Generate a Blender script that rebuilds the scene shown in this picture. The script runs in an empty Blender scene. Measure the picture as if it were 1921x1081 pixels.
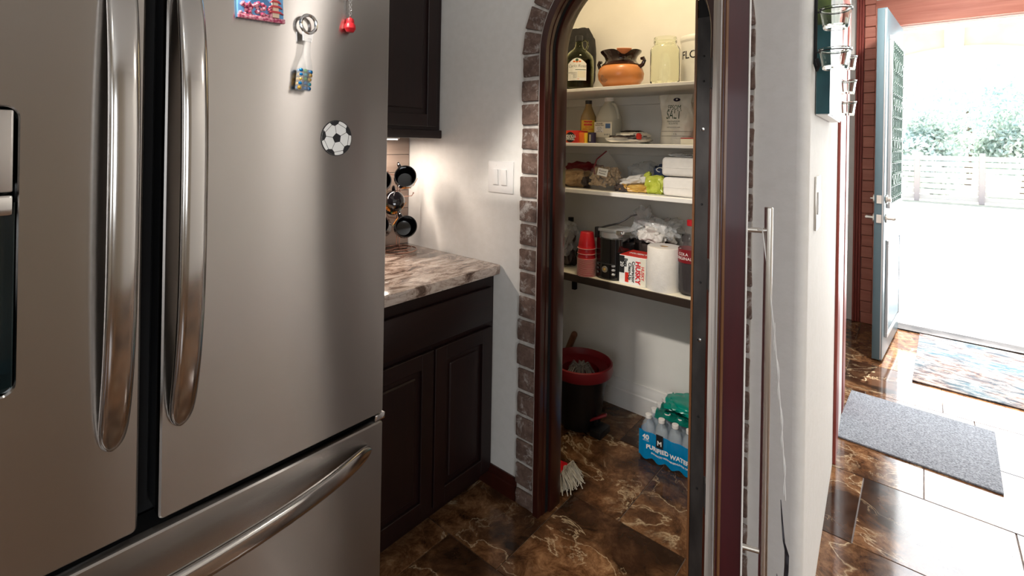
import bpy, bmesh, math, random
from math import sin, cos, pi, radians, sqrt, atan2
from mathutils import Vector, Matrix, noise
random.seed(4)
S = bpy.context.scene
COL = S.collection
# ------------------------------------------------------------------ camera, world, sun, lights, exposure
CH = 1.43
cam = bpy.data.cameras.new('camera'); cam_ob = bpy.data.objects.new('camera', cam); COL.objects.link(cam_ob)
cam.sensor_width = 36; cam.lens = 36*920/1921; cam.shift_x = 0; cam.shift_y = -274.5/1921; cam.clip_start = .02
cam_ob.matrix_world = Matrix.Translation((0, 0, CH)) @ Matrix.Rotation(radians(40), 4, 'Z') @ Matrix.Rotation(radians(90), 4, 'X') @ Matrix.Rotation(.017, 4, 'Z')
S.camera = cam_ob
S.view_settings.view_transform = 'Standard'; S.view_settings.look = 'None'; S.view_settings.gamma = 1
S.view_settings.exposure = 0.0
S.view_settings.use_curve_mapping = False
W = bpy.data.worlds.new('sky'); S.world = W; W.use_nodes = True
wn = W.node_tree.nodes; wl = W.node_tree.links
bg = wn['Background']; bg.inputs['Strength'].default_value = 1.0
wt = wn.new('ShaderNodeTexCoord'); wr = wn.new('ShaderNodeValToRGB'); wsx = wn.new('ShaderNodeSeparateXYZ')
wl.new(wt.outputs['Generated'], wsx.inputs[0]); wl.new(wsx.outputs['Z'], wr.inputs[0]); wl.new(wr.outputs[0], bg.inputs[0])
wr.color_ramp.elements[0].position = .0; wr.color_ramp.elements[0].color = (1.7, 1.75, 1.8, 1)
wr.color_ramp.elements[1].position = .8; wr.color_ramp.elements[1].color = (1.1, 1.4, 1.9, 1)
def lamp(name, kind, loc, energy, color, rot=(0, 0, 0), size=(1, 1), **k):
    l = bpy.data.lights.new(name, kind); o = bpy.data.objects.new(name, l); COL.objects.link(o)
    l.energy = energy; l.color = color; o.location = loc; o.rotation_euler = rot
    if kind == 'AREA': l.shape = 'RECTANGLE'; l.size, l.size_y = size
    for a, b in k.items(): setattr(l, a, b)
    return o
sun = lamp('sun', 'SUN', (0, 0, 9), 19.0, (1, .97, .92), angle=.01)
sun.rotation_euler = Vector((.10, .50, .86)).to_track_quat('Z', 'Y').to_euler()
lamp('entry_daylight', 'AREA', (.3, 5.02, 1.3), 85, (.93, .97, 1), (radians(-90), 0, 0), (1.0, 2.2))
lamp('window_daylight', 'AREA', (.6, -2.78, 1.5), 7, (.90, .96, 1), (radians(90), 0, 0), (1.7, 1.3))
lamp('side_window_daylight', 'AREA', (2.58, -1.2, 1.55), 42, (.93, .97, 1), (0, radians(90), 0), (1.2, 1.5))
lamp('kitchen_downlight', 'AREA', (-.6, -.6, 2.72), 6, (1, .92, .82), size=(.09, .09))
lamp('kitchen_downlight', 'AREA', (.5, -1.3, 2.70), 5, (1, .93, .84), size=(.16, .16))
so_ = lamp('pantry_facing_spotlight', 'SPOT', (-.93, -.35, 2.70), 235, (1, .93, .84), spot_size=radians(34), spot_blend=.5, shadow_soft_size=.05)
so_.rotation_euler = (Vector((-.93, -.35, 2.70))-Vector((-.80, 2.2, .30))).to_track_quat('Z', 'Y').to_euler()
lamp('dining_downlight', 'AREA', (1.9, 2.0, 2.70), 14, (1, .94, .88), size=(.25, .25))  # added unseen lamp, brightens the right wall mirrored in the refrigerator
lamp('hall_downlight', 'AREA', (.22, 3.6, 2.70), 50, (1, .95, .88), size=(.2, .2))  # unseen lamp, placed and strengthened to brighten the dim foyer
lamp('pantry_light', 'AREA', (-.95, 1.86, 2.70), 9, (1, .80, .50), size=(.16, .16))

# ------------------------------------------------------------------ materials
MATS = {}
def mat(name, c, r=.5, m=0., spec=.5, coat=0., trans=0., ior=1.45, emit=None, es=0., alpha=1., aniso=0., sub=0.):
    k = bpy.data.materials.new(name); k.use_nodes = True
    b = k.node_tree.nodes['Principled BSDF']
    b.inputs['Base Color'].default_value = (*c, 1); b.inputs['Roughness'].default_value = r; b.inputs['Metallic'].default_value = m
    b.inputs['Specular IOR Level'].default_value = spec; b.inputs['Coat Weight'].default_value = coat; b.inputs['Coat Roughness'].default_value = .08
    b.inputs['Transmission Weight'].default_value = trans; b.inputs['IOR'].default_value = ior; b.inputs['Alpha'].default_value = alpha
    b.inputs['Anisotropic'].default_value = aniso; b.inputs['Subsurface Weight'].default_value = sub
    if emit: b.inputs['Emission Color'].default_value = (*emit, 1); b.inputs['Emission Strength'].default_value = es
    MATS[name] = k; return k
class NT:
    def __init__(s, k): s.t = k.node_tree; s.n = s.t.nodes; s.l = s.t.links; s.b = s.n['Principled BSDF']
    def add(s, ty, ins=None, **at):
        n = s.n.new(ty)
        for a, v in at.items(): setattr(n, a, v)
        for a, v in (ins or {}).items():
            if hasattr(v, 'is_output') or isinstance(v, bpy.types.NodeSocket): s.l.new(v, n.inputs[a])
            else: n.inputs[a].default_value = v
        return n
    def co(s, scale=(1, 1, 1), rnd=0, gen=False, rot=(0, 0, 0)):
        tc = s.add('ShaderNodeTexCoord'); o = tc.outputs['Generated' if gen else 'Object']
        if rnd:
            oi = s.add('ShaderNodeObjectInfo'); mm = s.add('ShaderNodeMath', {0: oi.outputs['Random'], 1: rnd}, operation='MULTIPLY')
            va = s.add('ShaderNodeVectorMath', {0: o, 1: mm.outputs[0]}, operation='ADD'); o = va.outputs[0]
        mp = s.add('ShaderNodeMapping', {'Vector': o, 'Scale': scale, 'Rotation': rot}); return mp.outputs[0]
    def noise(s, v, sc, det=4, ro=.5, dis=0.):
        return s.add('ShaderNodeTexNoise', {'Vector': v, 'Scale': sc, 'Detail': det, 'Roughness': ro, 'Distortion': dis}).outputs[0]
    def ramp(s, f, st, interp='LINEAR'):
        r = s.add('ShaderNodeValToRGB', {0: f}); e = r.color_ramp.elements; r.color_ramp.interpolation = interp
        while len(e) < len(st): e.new(.5)
        for x, (p, c) in zip(e, st): x.position = p; x.color = (*c, 1) if len(c) == 3 else c
        return r.outputs[0]
    def mix(s, f, a, b, mode='MIX'):
        n = s.add('ShaderNodeMix', data_type='RGBA', blend_type=mode)
        for i, v in ((0, f), (6, a), (7, b)):
            if isinstance(v, bpy.types.NodeSocket): s.l.new(v, n.inputs[i])
            else: n.inputs[i].default_value = v if i == 0 else (*v, 1)
        return n.outputs[2]
    def base(s, c): s.l.new(c, s.b.inputs['Base Color'])
    def rough(s, c): s.l.new(c, s.b.inputs['Roughness'])
    def bump(s, f, st=.3, d=.002): s.l.new(s.add('ShaderNodeBump', {'Height': f, 'Strength': st, 'Distance': d}).outputs[0], s.b.inputs['Normal'])
def noisy(name, c1, c2, sc=8, r=.5, bump=0., bsc=None, det=4, rnd=3., scale=(1, 1, 1), lo=.35, hi=.65, **k):
    q = mat(name, c1, r, **k); t = NT(q); v = t.co(scale, rnd); f = t.noise(v, sc, det)
    t.base(t.ramp(f, [(lo, c1), (hi, c2)]))
    if bump: t.bump(t.noise(v, bsc or sc*3, 3), bump)
    return q
def wood(name, c1, c2, c3=None, axis=2, sc=14, r=.4, coat=0., bump=.15):
    q = mat(name, c1, r, coat=coat); t = NT(q); s3 = [1, 1, 1]; s3[axis] = .07
    v = t.co(tuple(s3), 5.); f = t.noise(v, sc*3, 6, .65, .3); g = t.noise(v, sc*.7, 3)
    st = [(.3, c1), (.7, c2)]; a = t.ramp(f, st); b = t.ramp(g, [(.35, c1), (.7, c3 or c2)]); t.base(t.mix(.5, a, b)); t.bump(f, bump, .001); return q

noisy('wall_paint', (.77, .75, .71), (.80, .78, .745), 30, .75, .25, 90, rnd=0)
noisy('pantry_paint', (.76, .74, .70), (.80, .78, .74), 6, .7, .15, 60, rnd=0)
noisy('tan_paint', (.36, .30, .23), (.40, .34, .26), 20, .75, .2, 60, rnd=0)
noisy('greige_paint', (.50, .46, .42), (.54, .50, .46), 20, .75, .2, 60, rnd=0)
mat('ceiling_paint', (.8, .79, .77), .8)
noisy('white_trim', (.78, .76, .73), (.82, .80, .77), 12, .4, .06)
# stainless steel, brushed
for nm, rg, cc in (('brushed_steel', .25, (.46, .435, .415)), ('handle_steel', .15, (.52, .50, .48))):
    q = mat(nm, cc, rg, 1.); t = NT(q)
    v = t.co((2, 1.5, 900)); f = t.noise(v, 1., 2)
    t.rough(t.add('ShaderNodeMapRange', {0: f, 3: rg-.01, 4: rg+.015}).outputs[0])
    if nm == 'brushed_steel':
        t.b.inputs['Anisotropic'].default_value = 1.
        tg = t.add('ShaderNodeCombineXYZ', {2: 1.}); t.l.new(tg.outputs[0], t.b.inputs['Tangent'])
mat('chrome', (.75, .75, .76), .12, 1.)
mat('satin_nickel', (.68, .65, .6), .28, 1.)
noisy('dark_steel', (.035, .033, .034), (.075, .07, .07), 14, .5, .2, m=.6, scale=(1, 1, .4))
mat('black_plastic', (.008, .008, .009), .3); mat('matt_black', (.006, .006, .007), .75)
mat('glossy_black', (.004, .004, .005), .08, coat=.6)
mat('dispenser_black', (.004, .012, .014), .12, coat=.4)
wood('cherry', (.006, .0018, .0016), (.020, .005, .004), (.012, .003, .0024), 2, 16, .42, .05)
wood('cherry_flat', (.006, .0018, .0016), (.020, .005, .004), (.012, .003, .0024), 1, 16, .42, .05)
wood('mahogany', (.028, .0025, .005), (.075, .007, .011), (.050, .004, .010), 2, 11, .36, .3)
wood('casing_wood', (.022, .0045, .003), (.065, .012, .007), (.05, .01, .005), 2, 10, .3, .3)
wood('red_trim', (.24, .04, .032), (.42, .10, .075), (.34, .07, .05), 2, 12, .4)
mat('varnished_bead', (.16, .07, .03), .25, coat=.6)
wood('cedar', (.42, .13, .09), (.74, .34, .25), (.60, .21, .15), 0, 9, .5)  # cedar reds raised, with the haze at the entry mixed into them
wood('cedar_upright', (.45, .15, .11), (.70, .32, .24), (.58, .22, .16), 2, 9, .5)
wood('broom_wood', (.16, .06, .03), (.25, .1, .05), None, 2, 12, .4)
wood('shelf_brown', (.018, .011, .008), (.05, .032, .022), None, 0, 8, .45)
wood('backsplash_wood', (.18, .12, .09), (.34, .25, .20), (.40, .32, .27), 1, 10, .4)
# whitewashed timber on the inner face of the leaf
q = mat('whitewash', (.5, .5, .5), .7); t = NT(q); v = t.co((1, 1, .12)); f = t.noise(v, 30, 6, .7, .5)
g = t.noise(t.co((3, 3, 1)), 4, 2)
t.base(t.mix(t.ramp(g, [(.60, (0, 0, 0)), (.72, (.8, .8, .8))]), t.ramp(f, [(.3, (.16, .14, .15)), (.48, (.50, .49, .50)), (.7, (.78, .77, .76))]), (.30, .05, .05))); t.bump(f, .4)
# brick with remains of white wash
q = mat('brick', (.2, .1, .07), .85); t = NT(q); v = t.co((1, 1, 1), 40.)
c = t.ramp(t.noise(v, 30, 6, .7), [(.3, (.075, .045, .036)), (.5, (.14, .088, .068)), (.75, (.23, .155, .125))])
m1 = t.ramp(t.noise(v, 18, 5, .75, .6), [(.53, (0, 0, 0)), (.68, (.85, .85, .85))])
t.base(t.mix(m1, c, (.50, .46, .43))); t.bump(t.noise(v, 60, 5), .7, .004)
noisy('mortar', (.42, .38, .34), (.62, .58, .54), 30, .9, .6, 60)
# marble look floor tile
q = mat('marble_tile', (.1, .05, .03), .1); t = NT(q); v = t.co((1, 1, 1), 23.)
w = t.noise(v, 2.6, 5, .6, 1.2)
w2 = t.add('ShaderNodeMix', {0: .20}, data_type='VECTOR')
nz = t.add('ShaderNodeTexNoise', {'Vector': v, 'Scale': 2.2, 'Detail': 4.})
t.l.new(v, w2.inputs[4]); t.l.new(nz.outputs['Color'], w2.inputs[5]); wv = w2.outputs[1]
dark = t.ramp(t.noise(wv, 9, 8, .7, .3), [(.33, (.014, .007, .004)), (.55, (.045, .021, .011)), (.75, (.12, .06, .03))])
lite = t.ramp(t.noise(wv, 14, 10, .78, .4), [(.36, (.034, .014, .006)), (.47, (.12, .053, .022)), (.59, (.26, .13, .06)), (.73, (.50, .33, .18))])
big = t.noise(wv, 2.3, 7, .58, .5)
msk = t.ramp(big, [(.40, (0, 0, 0)), (.50, (.75, .75, .75)), (.60, (1, 1, 1))])
def vein_at(n_, lv, w1, w2):
    a_ = t.add('ShaderNodeMath', {0: n_, 1: lv}, operation='SUBTRACT'); b_ = t.add('ShaderNodeMath', {0: a_.outputs[0]}, operation='ABSOLUTE')
    return t.ramp(b_.outputs[0], [(.0, (.9, .9, .9)), (w1, (.4, .4, .4)), (w2, (0, 0, 0))])
v1 = vein_at(big, .497, .003, .009)
mk = t.ramp(t.noise(v, 3.0, 3), [(.46, (0, 0, 0)), (.60, (1, 1, 1))])
v2_ = t.mix(1., vein_at(t.noise(wv, 3.3, 9, .62, .8), .5, .003, .008), mk, 'MULTIPLY')
v1 = t.mix(1., v1, t.ramp(t.noise(v, 4.0, 3), [(.38, (0, 0, 0)), (.52, (1, 1, 1))]), 'MULTIPLY')
vf = t.mix(1., v1, v2_, 'LIGHTEN')
t.base(t.mix(vf, t.mix(msk, dark, lite), (.50, .38, .24)))
t.rough(t.add('ShaderNodeMapRange', {0: t.noise(v, 18, 4), 3: .06, 4: .16}).outputs[0])
mat('grout', (.16, .12, .10), .7)
# granite
q = mat('granite', (.5, .4, .35), .12, coat=.3); t = NT(q); v = t.co((1, .35, 1.0), 0); v2 = t.co((1, 1, 1), 0)
a = t.ramp(t.noise(v, 22, 8, .75, .8), [(.33, (.035, .024, .02)), (.43, (.20, .13, .10)), (.53, (.55, .44, .37)), (.70, (.78, .71, .64))])
sp = t.ramp(t.noise(v2, 55, 5, .75), [(.55, (0, 0, 0)), (.72, (.9, .9, .9))])
bd = t.ramp(t.noise(v, 7, 6, .7, 2.), [(.62, (0, 0, 0)), (.67, (.95, .95, .95))])
t.base(t.mix(bd, t.mix(sp, a, (.09, .055, .04)), (.02, .017, .014)))
# carpets
q = mat('grey_mat', (.14, .15, .165), .95); t = NT(q); v = t.co(); f = t.noise(v, 160, 2); t.base(t.ramp(f, [(.3, (.13, .14, .16)), (.7, (.36, .385, .43))])); t.bump(f, .8, .004)
q = mat('rug_wool', (.3, .3, .3), .95); t = NT(q); v = t.co((1, 2.6, 1)); f = t.noise(v, 9, 8, .8, .6); g = t.noise(t.co((1, 2, 1)), 2.3, 3)
a = t.ramp(f, [(.38, (.010, .02, .03)), (.45, (.07, .035, .03)), (.54, (.20, .16, .14)), (.7, (.30, .27, .24))]); b = t.ramp(f, [(.40, (.006, .04, .06)), (.5, (.05, .09, .11)), (.6, (.28, .27, .25))])
t.base(t.mix(t.ramp(g, [(.4, (0, 0, 0)), (.6, (1, 1, 1))]), a, b)); t.bump(f, .6, .004)
# glass, plastics, ceramics
mat('clear_glass', (.93, .97, .93), .02, trans=1., ior=1.3)
mat('green_tint_glass', (.95, .97, .86), .03, trans=1., ior=1.25)
mat('jug_glass', (.58, .60, .36), .03, trans=1., ior=1.2)
mat('wine', (.010, .004, .004), .06)
q = mat('clear_film', (.85, .88, .9), .18, alpha=.35); q = mat('cloudy_plastic', (.72, .70, .60), .3, trans=.35, ior=1.2)
mat('bottle_pet', (.72, .80, .85), .08, alpha=.24)
mat('soda_shell', (.5, .45, .45), .06, alpha=.09)
mat('cola_liquid', (.004, .002, .003), .12)
noisy('clay', (.56, .20, .055), (.68, .28, .09), 9, .35, .1, lo=.4, hi=.7, coat=.3); noisy('clay_soot', (.16, .07, .035), (.35, .15, .06), 30, .4)
noisy('brown_glaze', (.014, .006, .005), (.05, .018, .012), 10, .12, coat=.5)
mat('raw_clay', (.75, .26, .10), .7)
mat('white_enamel', (.78, .77, .74), .3); mat('white_plastic', (.78, .76, .74), .35); mat('cream_paper', (.78, .74, .62), .6)
mat('red_plastic', (.55, .008, .016), .28); mat('red_paint', (.50, .012, .02), .4); mat('dull_red', (.20, .007, .012), .4)
noisy('tissue', (.76, .73, .69), (.80, .77, .73), 40, .95, .5, 160)
mat('black_ink', (.012, .012, .014), .5); mat('red_ink', (.62, .01, .02), .5); mat('green_ink', (.04, .10, .05), .5); mat('grey_ink', (.20, .20, .19), .6)
mat('yellow_print', (.80, .52, .04), .45); mat('orange_print', (.75, .16, .02), .45); mat('red_print', (.62, .03, .02), .4); mat('blue_print', (.08, .16, .33), .5)
mat('white_print', (.82, .82, .80), .45); mat('purple_dark', (.025, .015, .045), .35); mat('green_cap', (.02, .08, .03), .4)
mat('teal_film', (.0, .30, .22), .25, alpha=.86); mat('blue_film', (.0, .38, .78), .22, alpha=.93); mat('seagreen_film', (.04, .45, .40), .25, alpha=.88)
noisy('salt_bag', (.60, .58, .53), (.70, .68, .63), 14, .35, .5, 30); noisy('white_wrap', (.66, .63, .58), (.75, .72, .68), 20, .45, .4, 30)
noisy('brown_bag', (.30, .19, .10), (.48, .32, .17), 9, .35, .5, 24); noisy('dark_bag', (.02, .015, .014), (.07, .05, .045), 10, .3, .4, 24)
noisy('green_bag', (.30, .36, .02), (.58, .62, .10), 26, .25, .5, 30); noisy('gold_bag', (.50, .26, .04), (.62, .40, .10), 20, .3, .5, 30)
noisy('blue_bag', (.01, .015, .04), (.03, .05, .12), 20, .3, .5, 30); noisy('black_cloth', (.008, .007, .007), (.02, .018, .016), 20, .8, .5, 60)
noisy('peanut', (.42, .27, .14), (.60, .43, .25), 60, .7, .4, 200)
mat('mug_glaze', (.006, .005, .006), .07, coat=.8); mat('copper_wire', (.50, .30, .24), .22, 1.); mat('petal', (.80, .28, .02), .4); mat('flower_eye', (.10, .03, .01), .5); mat('leaf_print', (.05, .28, .06), .4)
mat('led_strip', (1, 1, 1), .5, emit=(1, .90, .80), es=14)
noisy('mop_yarn', (.42, .38, .31), (.58, .54, .46), 40, .9); noisy('grey_yarn', (.16, .15, .14), (.28, .26, .24), 40, .9); noisy('mesh_grey', (.09, .08, .085), (.15, .14, .14), 90, .7)
mat('door_blue', (.11, .17, .20), .35); mat('door_steel', (.55, .56, .57), .3, .6); noisy('leaded_iron', (.05, .09, .07), (.12, .18, .15), 30, .35, .3)  # door leaf colour is lifted and blued to include haze
mat('door_glass', (.75, .85, .86), .15, trans=.8)
noisy('canvas_sea', (.005, .05, .065), (.03, .14, .15), 5, .5, .3, 60, scale=(1, 1, .5)); noisy('canvas_front', (.35, .48, .50), (.72, .76, .76), 8, .35, .5, 30, scale=(1, 3, .2)); noisy('canvas_green', (.015, .03, .01), (.12, .17, .04), 14, .5)
mat('cord_white', (.72, .71, .69), .45); noisy('film_black', (.01, .01, .014), (.10, .10, .12), 30, .3)
# outdoors
noisy('patio_concrete', (.62, .60, .57), (.70, .68, .65), 5, .9); noisy('pale_stucco', (.66, .60, .42), (.72, .66, .48), 6, .9); mat('white_stucco', (.74, .73, .69), .9)
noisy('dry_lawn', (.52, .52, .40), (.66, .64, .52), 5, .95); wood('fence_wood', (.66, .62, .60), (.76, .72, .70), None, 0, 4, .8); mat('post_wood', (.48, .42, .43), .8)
q = mat('leaf_green', (.12, .26, .14), .6); t = NT(q); v = t.co((1, 1, 1)); t.base(t.ramp(t.noise(v, 1.4, 4), [(.35, (.44, .58, .55)), (.5, (.62, .72, .67)), (.68, (.78, .85, .76))])); mat('bark', (.2, .15, .12), .9)  # leaf tones bleached, outdoor glare is put into the colour
# magnet prints
mat('sky_print', (.16, .42, .75), .35); mat('mount_blue', (.06, .22, .45), .4); mat('snow_print', (.80, .83, .85), .4); noisy('blossom', (.42, .04, .11), (.78, .36, .42), 160, .35, .8, 160, lo=.42, hi=.56)
mat('pagoda_red', (.45, .04, .05), .4); mat('pagoda_cream', (.75, .55, .40), .4); mat('pagoda_roof', (.13, .03, .06), .4)
for nm, c in (('bead_blue', (.0, .13, .35)), ('bead_teal', (.0, .28, .38)), ('bead_red', (.5, .01, .02)), ('bead_gold', (.5, .30, .05)), ('bead_green', (.04, .25, .05))): mat(nm, c, .12, .6)

# ------------------------------------------------------------------ mesh helpers
class MB:
    def __init__(s): s.b = bmesh.new()
    def add(s, tmp, M=None):
        if M is not None: bmesh.ops.transform(tmp, matrix=M, verts=tmp.verts)
        me = bpy.data.meshes.new('x'); tmp.to_mesh(me); s.b.from_mesh(me); bpy.data.meshes.remove(me); tmp.free(); return s
    def box(s, x0, x1, y0, y1, z0, z1, bev=0., seg=2, M=None):
        t = bmesh.new(); bmesh.ops.create_cube(t, size=1.)
        bmesh.ops.transform(t, matrix=Matrix.Translation(((x0+x1)/2, (y0+y1)/2, (z0+z1)/2)) @ Matrix.Diagonal((abs(x1-x0), abs(y1-y0), abs(z1-z0), 1)), verts=t.verts)
        if bev: bmesh.ops.bevel(t, geom=t.edges[:], offset=min(bev, .49*min(abs(x1-x0), abs(y1-y0), abs(z1-z0))), segments=seg, affect='EDGES', profile=.5)
        return s.add(t, M)
    def lathe(s, prof, n=24, c=(0, 0, 0), M=None, cap=True, a0=0., a1=2*pi, sq=None):
        t = bmesh.new(); full = abs(a1-a0-2*pi) < 1e-4; rings = []
        for r, z in prof:
            ring = []
            for i in range(n if full else n+1):
                a = a0+(a1-a0)*i/n; rr = r
                if sq: rr = r*sq(a, z)
                ring.append(t.verts.new((c[0]+rr*cos(a), c[1]+rr*sin(a), c[2]+z)))
            rings.append(ring)
        m = len(rings[0])
        for A, B in zip(rings, rings[1:]):
            for i in range(m if full else m-1):
                j = (i+1) % m
                t.faces.new((A[i], A[j], B[j], B[i]))
        if cap and full:
            if prof[0][0] > 1e-5: t.faces.new(rings[0][::-1])
            if prof[-1][0] > 1e-5: t.faces.new(rings[-1])
        bmesh.ops.remove_doubles(t, verts=t.verts, dist=1e-6)
        return s.add(t, M)
    def cyl(s, p, q, r, r2=None, n=16, bev=0.):
        p, q = Vector(p), Vector(q); d = q-p; M = Matrix.Translation(p) @ d.to_track_quat('Z', 'Y').to_matrix().to_4x4(); L = d.length; r2 = r if r2 is None else r2
        pr = [(r-bev, 0), (r, bev), (r2, L-bev), (r2-bev, L)] if bev else [(r, 0), (r2, L)]
        return s.lathe(pr, n, M=M)
    def loft(s, rings, cap=True, close=True, M=None):
        t = bmesh.new(); R = [[t.verts.new(p) for p in r] for r in rings]; m = len(R[0])
        for A, B in zip(R, R[1:]):
            for i in range(m if close else m-1): t.faces.new((A[i], A[(i+1) % m], B[(i+1) % m], B[i]))
        if cap and close: t.faces.new(R[0][::-1]); t.faces.new(R[-1])
        bmesh.ops.recalc_face_normals(t, faces=t.faces)
        return s.add(t, M)
    def tube(s, pts, r, n=8, closed=False):
        pts = [Vector(p) for p in pts]; N = len(pts); rings = []; up = Vector((0, 0, 1)); prev = None
        for i, p in enumerate(pts):
            a = pts[(i-1) % N] if (closed or i > 0) else p; b = pts[(i+1) % N] if (closed or i < N-1) else p
            d = (b-a).normalized() if (b-a).length > 1e-9 else Vector((0, 0, 1))
            if prev is None: u = d.cross(up if abs(d.z) < .95 else Vector((1, 0, 0))).normalized()
            else: u = (prev-d*prev.dot(d)).normalized()
            prev = u; w = d.cross(u); rr = r[i] if isinstance(r, (list, tuple)) else r
            rings.append([p+(u*cos(2*pi*k/n)+w*sin(2*pi*k/n))*rr for k in range(n)])
        if closed: rings.append(rings[0])
        return s.loft(rings, cap=not closed)
    def prism(s, poly, h, M=None, bev=0.):
        t = bmesh.new(); vs = [t.verts.new((*p, 0)) for p in poly]; es = [t.edges.new((vs[i], vs[(i+1) % len(vs)])) for i in range(len(vs))]
        bmesh.ops.triangle_fill(t, edges=es, use_beauty=True)
        r = bmesh.ops.extrude_face_region(t, geom=t.faces[:]); bmesh.ops.translate(t, vec=(0, 0, h), verts=[v for v in r['geom'] if isinstance(v, bmesh.types.BMVert)])
        bmesh.ops.recalc_face_normals(t, faces=t.faces)
        return s.add(t, M)
    def ball(s, c, r, sub=2, sc=(1, 1, 1), M=None):
        t = bmesh.new(); bmesh.ops.create_icosphere(t, subdivisions=sub, radius=r)
        bmesh.ops.transform(t, matrix=Matrix.Translation(c) @ (M or Matrix()) @ Matrix.Diagonal((*sc, 1)), verts=t.verts); return s.add(t)
    def pouch(s, c, w, d, h, seed=0, amp=.12, sub=4, M=None, p=.55, fl=.0):
        t = bmesh.new(); bmesh.ops.create_icosphere(t, subdivisions=sub, radius=1)
        f = lambda a: math.copysign(abs(a)**p, a)
        for v in t.verts:
            q = v.co.copy(); n = noise.fractal(q*1.7+Vector((seed*7.3, 0, 0)), 1., 2., 4)
            k = 1+amp*n; v.co = Vector((f(q.x)*w/2*k, f(q.y)*d/2*k*(1-fl*max(0, q.z)), f(q.z)*h/2*(1+amp*n*1.2)))
        z0 = min(v.co.z for v in t.verts)
        for v in t.verts:
            v.co.z = max(v.co.z, z0+.06*h)-(z0+.06*h)
        bmesh.ops.transform(t, matrix=Matrix.Translation(c) @ (M or Matrix()), verts=t.verts); return s.add(t)
    def obj(s, name, m=None, parent=None, smooth=35, **pr):
        me = bpy.data.meshes.new(name)
        bmesh.ops.recalc_face_normals(s.b, faces=s.b.faces); s.b.to_mesh(me); s.b.free()
        if smooth: me.shade_smooth(); me.set_sharp_from_angle(angle=radians(smooth))
        me.materials.append(MATS[m]); o = bpy.data.objects.new(name, me); COL.objects.link(o)
        if parent: o.parent = parent
        for a, b in pr.items(): o[a] = b
        return o
def mirror_y(o): pass
def thing(name, label, cat, loc=(0, 0, 0), rz=0., group=None, M=None):
    o = bpy.data.objects.new(name, None); COL.objects.link(o); o.empty_display_size = .05
    if M is not None: o.matrix_world = M
    else: o.location = loc; o.rotation_euler = (0, 0, rz)
    o['label'] = label; o['category'] = cat
    if group: o['group'] = group
    return o
def struct(mb, name, m, **k): return mb.obj(name, m, kind='structure', **k)
def sroot(name, loc=(0, 0, 0)):
    o = bpy.data.objects.new(name, None); COL.objects.link(o); o.location = loc; o['kind'] = 'structure'; return o
def inst(name, me, parent, loc, rot=(0, 0, 0), sc=(1, 1, 1)):
    o = bpy.data.objects.new(name, me); COL.objects.link(o); o.parent = parent; o.location = loc; o.rotation_euler = rot; o.scale = sc; return o
def text(name, st, size, m, parent, M, bold=.0, sx=1., wrap=None, al='CENTER', depth=.0003, lean=0., sp=1.):
    cu = bpy.data.curves.new('t', 'FONT'); cu.body = st; cu.size = size; cu.align_x = al; cu.align_y = 'CENTER'; cu.extrude = depth; cu.offset = bold; cu.space_line = sp; cu.shear = lean; cu.resolution_u = 3
    ob = bpy.data.objects.new('t', cu); COL.objects.link(ob); bpy.context.view_layer.update()
    me = bpy.data.meshes.new_from_object(ob.evaluated_get(bpy.context.evaluated_depsgraph_get()))
    bpy.data.objects.remove(ob); bpy.data.curves.remove(cu)
    for v in me.vertices:
        x, y, z = v.co.x*sx, v.co.y, v.co.z
        if wrap:   # text plane bent about the vertical axis of a round body of radius wrap, facing -y
            a = x/wrap; rr = wrap+z; v.co = Vector((rr*sin(a), -rr*cos(a), y))
        else: v.co = Vector((x, y, z))
    me.transform(M); me.materials.clear(); me.materials.append(MATS[m]); o = bpy.data.objects.new(name, me); COL.objects.link(o); o.parent = parent; return o
FRONT = Matrix.Rotation(radians(90), 4, 'X')             # text plane xy -> xz, facing -y
T = Matrix.Translation
def R(a, ax): return Matrix.Rotation(radians(a), 4, ax)
def patch(r, z0, z1, a0, a1, th=.0006, n=16):            # label bent round a body of radius r; angle 0 faces -y
    m = MB(); rings = []
    for i in range(n+1):
        a = a0+(a1-a0)*i/n; A = []
        for rr, z in ((r, z0), (r+th, z0), (r+th, z1), (r, z1)): A.append((rr*sin(a), -rr*cos(a), z))
        rings.append(A)
    return m.loft(rings)
def sm(a, b, t): t = max(0, min(1, (t-a)/(b-a))); return t*t*(3-2*t)

# ------------------------------------------------------------------ the shell
CX, ZC = -.798, 1.77          # middle of the arch, height of its springing
hall_x = lambda y: -.236-.055*(y-1.53)
floor = struct(MB().box(-2.1, 2.7, -2.9, 5.05, -.06, -.004), 'floor', 'grout')
TP = .463
tb = MB().box(-TP/2+.0015, TP/2-.0015, -TP/2+.0015, TP/2-.0015, -.012, 0, .0012, 1); tile_o = tb.obj('tile', 'marble_tile', floor, smooth=0)
tme = tile_o.data; COL.objects.unlink(tile_o); bpy.data.objects.remove(tile_o)
offs = {0: -1.075, 1: .058, 2: -.18, 3: .02, -1: -.84, 4: -.24, 5: .1, 6: -.1, -2: -.7}
for j in range(-9, 8):
    yc = 1.70-TP/2+j*TP; o0 = offs.get(j, random.uniform(-.3, .3))
    i0 = math.ceil((-2.1-o0)/TP)
    for i in range(i0, i0+11):
        xc = o0+TP/2+i*TP
        if xc+TP/2 > 2.72 or xc < -2.1: continue
        inst('tile', tme, floor, (xc, yc, 0), (0, 0, random.choice((0, pi/2, pi, -pi/2))))
struct(MB().box(-2.1, 2.7, -2.9, 5.05, 2.75, 2.85), 'ceiling', 'ceiling_paint')
struct(MB().box(-2.05, -1.95, -2.9, 2.55, 0, 2.75), 'wall_left', 'wall_paint')
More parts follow.
